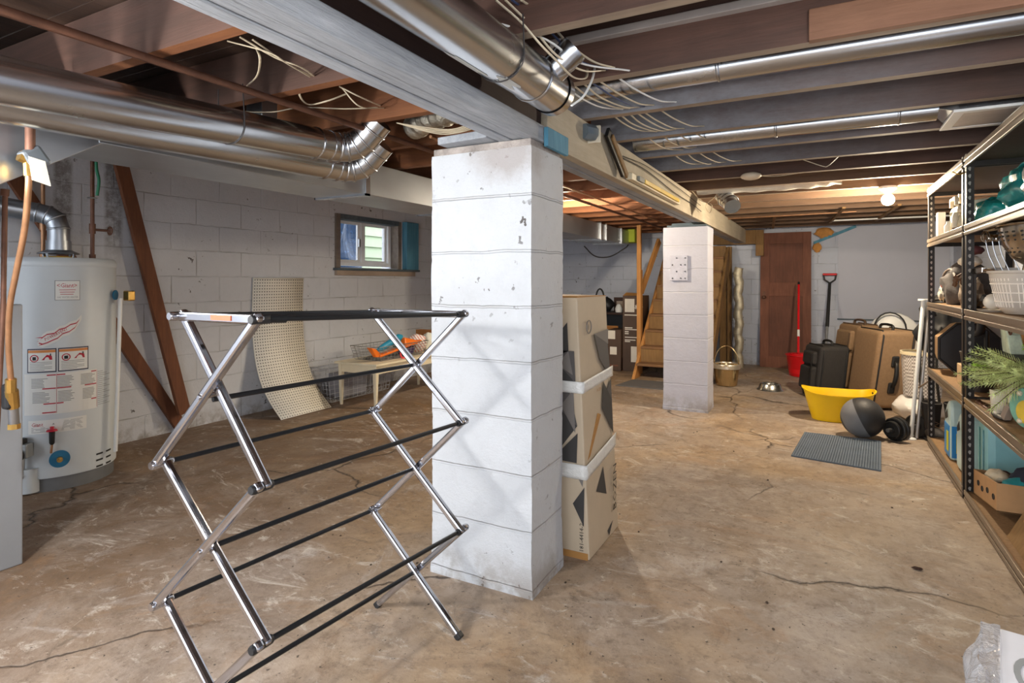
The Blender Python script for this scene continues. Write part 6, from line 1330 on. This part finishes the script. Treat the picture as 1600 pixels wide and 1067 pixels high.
for lab, c, r_, sz, m, sd in (('navy garment on the clothes in the fruit carton', (.90, 3.47, .235), .11, (1.2, 1.2, .55), mat('navy cloth', '1C2236', .85), 3), ('teal satin garment at the front of the fruit carton', (.83, 3.43, .225), .065, (1.6, 1.0, .5), mat('teal satin', '2E8E94', .35, 0, .15), 5), ('cream garment at the corner of the fruit carton', (.755, 3.62, .205), .05, (.9, 1.4, .6), mat('cream cloth', 'D8C8AC', .8), 8), ('maroon garment by the post in the fruit carton', (.78, 3.70, .19), .045, (1.2, 1, .5), _mats['maroon cloth'], 2)):
    crumple(lab, 'folded_garment', c, r_, sz, m, sd, 'garment', .5)
solo('grey_crate', MB().box(.98, 1.10, 3.2, 3.5, .056, .42), mat('dark grey plastic', '3A3C40', .5), 'dark grey crate at the back of the lowest shelf', 'crate', bevel=.005) if False else None
solo('plywood_offcut', MB().hexa([(.70, 2.80, .056), (.705, 2.80, .056), (.705, 3.22, .056), (.70, 3.22, .056)], [(.80, 2.80, .26), (.805, 2.80, .26), (.805, 3.22, .26), (.80, 3.22, .26)]), M_oldpine, 'plywood offcut leaning on the lowest shelf nearer than the fruit carton', 'wood offcut')
solo('pine_offcut', MB().bar((.72, 2.75, .085), (.78, 3.20, .085), .06, .045), M_pine, 'pine offcut lying on the lowest shelf beside the plywood', 'wood offcut', bevel=.003)
solo('pine_offcut', MB().bar((.73, 2.82, .13), (.76, 3.18, .13), .03, .04), M_pine, 'narrow pine offcut stacked on the other pine piece', 'wood offcut', bevel=.003)

# ------------------------------------------------------------------ things standing past the end of the shelving
t = thing('white_pole', 'white metal pole with round end discs leaning by the end of the shelving', 'pole', (.565, 5.12, 0))
a, b = Vector((.572, 5.15, .012)), Vector((.660, 5.25, 1.01))
put('tube', MB().tube([a, b], .014, 14), M_white, t, world=True, smooth=50)
put('foot_disc', MB().lathe([(.0001, 0), (.035, 0), (.035, .006), (.016, .016), (.0001, .016)], (a.x, a.y, 0), 20), M_white, t, world=True, smooth=40)
put('top_disc', MB().lathe([(.0001, 0), (.034, 0), (.034, .012), (.0001, .012)], b, 20), M_white, t, world=True, smooth=40)
put('second_tube', MB().tube([a+Vector((.035, .01, 0)), b+Vector((.04, .01, .0))], .011, 12), mat('pale grey metal', 'B8B4B0', .4, .3), t, world=True, smooth=50)
t = thing('mesh_hamper', 'round white mesh bin with a cream rim beside the largest suitcase', 'bin', (.72, 5.85, .0))
kk = NT('white perforated mesh'); ck = kk.n('ShaderNodeTexChecker'); ck.inputs['Scale'].default_value = 70; ck.inputs['Color1'].default_value = (*hexc('D4CFCA'), 1); ck.inputs['Color2'].default_value = (*hexc('8E8680'), 1); kk.l(kk.tc.outputs['Object'], ck.inputs['Vector']); kk.l(ck.outputs['Color'], kk.b.inputs['Base Color'])
put('bin_body', MB().lathe([(.0001, .22), (.13, .22), (.145, .56), (.14, .56), (.125, .23), (.0001, .23)], (.72, 5.80, 0), 36), kk.m, t, world=True, smooth=40)
put('bin_rim', MB().lathe([(.14, .555), (.153, .555), (.153, .58), (.14, .58)], (.72, 5.80, 0), 36), mat('cream rim', 'D8CBA8', .5), t, world=True, smooth=40)
crumple('white plastic sack on the floor under the mesh bin', 'plastic_sack', (.70, 5.80, .115), .17, (1.1, 1.2, .62), mat('white film', 'DDD8D2', .35, 0, .06, 9, .3), 5, 'sack', .5)
crumple('white plastic sack behind the black planter shelf, by the wall', 'plastic_sack', (1.10, 5.50, .16), .19, (.9, 1.2, .75), _mats['white film'], 8, 'sack', .5)
t = thing('white_chair_back', 'white rounded chair back with a black wire arch behind the suitcases', 'chair', (.62, 7.3, .0))
put('chair_back', MB().ball((.66, 7.3, .55), .25, 24, (1, .3, 1.1)), M_white, t, world=True, smooth=60); put('wire_arch', MB().tube([(.62+.14*math.cos(a), 7.2, .66+.17*math.sin(a)) for a in [i*PI/10 for i in range(11)]], .008, 8), M_black, t, world=True, smooth=50); put('leg', MB().box(.52, .80, 7.28, 7.32, 0, .35), M_white, t, world=True)
t = thing('black_bag', 'black bag slung between the white pole and the end of the shelving', 'bag', (.80, 5.45, .50))
mb = MB().ball((.80, 5.42, .80), .16, 26, (.9, .7, 1.25), .6, 6); put('bag_body', mb, M_trk, t, world=True, smooth=50)
put('bag_strap', MB().tube(curve([(.74, 5.3, .9), (.70, 5.2, 1.0), (.76, 5.12, 1.02), (.82, 5.25, .95)], 6), .010, 8), M_trk, t, world=True, smooth=50)
for x, y, l in ((.66, 5.36, 'nearer the white pole'), (.76, 5.34, 'against the end post')):
    solo('hanging_strap', MB().tube(curve([(x, y, .78), (x-.01, y-.01, .45), (x+.01, y, .2), (x-.03, y-.03, .02)], 8), .012, 6, flat=.4), M_trk, f'black strap hanging to the floor past the end of the shelving, {l}', 'strap', smooth=50)
solo('floor_cable', MB().tube(curve([(.62, 5.15, .38), (.66, 5.05, .44), (.70, 4.95, .50), (.69, 4.75, .53)], 8), .006, 8), M_rail, 'thin grey cable reaching from the straps to the middle shelf', 'cable', smooth=50)
solo('curled_wire', MB().tube(curve([(.62, 5.3, .01), (.58, 5.35, .08), (.62, 5.4, .14), (.67, 5.36, .10), (.64, 5.28, .01)], 6), .004, 6), M_trk, 'black curled wire on the floor behind the white pole', 'wire', smooth=50)

# ------------------------------------------------------------------ wrapped parcel at the bottom edge
t = thing('wrapped_parcel', 'white parcel in crumpled clear plastic at the bottom corner of the view', 'parcel', (.52, 1.36, 0))
TP = [(.316, 1.51), (.19, .90), (.67, .80), (.80, 1.42)]
put('carton_body', MB().hexa([(x, y, 0) for x, y in TP[::-1]], [(x, y, .45) for x, y in TP[::-1]]), mat('parcel white', 'E3E4EA', .4, 0, .03), t, world=True, bevel=.004)
def wrapf(u, v):
    x, y = .316-.126*u, 1.51-.61*u; w = math.sin(PI*min(1, v*1.15+.02))
    n1 = noise.noise(Vector((u*7, v*8, 2))); n2 = noise.noise(Vector((u*17, v*15, 5)))
    return Vector((x-.004-(.020+.028*w)*(1+.5*n1)-.008*n2, y+.006*n2+.012, .457-.44*v+.006*n1))
mb = MB().grid(wrapf, 40, 40)
mb.grid(lambda u, v: Vector((.316-.126*v-.030*(1-u)+.002*u, 1.51-.61*v, .452+.006*noise.noise(Vector((u*5, v*12, 1)))+.003)), 6, 30)
kf = NT('clear crumpled film'); kf.b.inputs['Base Color'].default_value = (*hexc('C9CCD2'), 1); kf.b.inputs['Roughness'].default_value = .12; kf.b.inputs['Alpha'].default_value = .6; kf.bump(kf.noise(18, 4, .7, dist=1.5), .8, .02)
put('plastic_wrap', mb, kf.m, t, world=True, smooth=50)
put('grey_print', MB().lathe([(.034, 0), (.043, 0), (.043, .001), (.034, .001)], (.345, 1.33, .4505), 24, (0, 0, 1), sy=1.9), mat('grey print patch', '8F9496', .5), t, world=True)
# litter on the floor
rl = random.Random(31)
mb = MB()
for i in range(70):
    x, y = -2.6+3.2*rl.random(), 1.2+3.6*rl.random(); s = .002+.004*rl.random()
    mb.ball((x, y, s*.4), s, 6, (1, 1.4, .5))
o = solo('floor_grit', mb, mat('dark grit', '4A3C30', .9), 'scattered grit and crumbs on the concrete', 'grit'); o['kind'] = 'stuff'
solo('dirt_clump', MB().ball((.336, 2.83, .004), .011, 12, (1.5, 1, .4), .9, 3), mat('dark dirt', '3A2218', .9), 'small dark clump of dirt on the bare floor in front of the shelving', 'dirt')
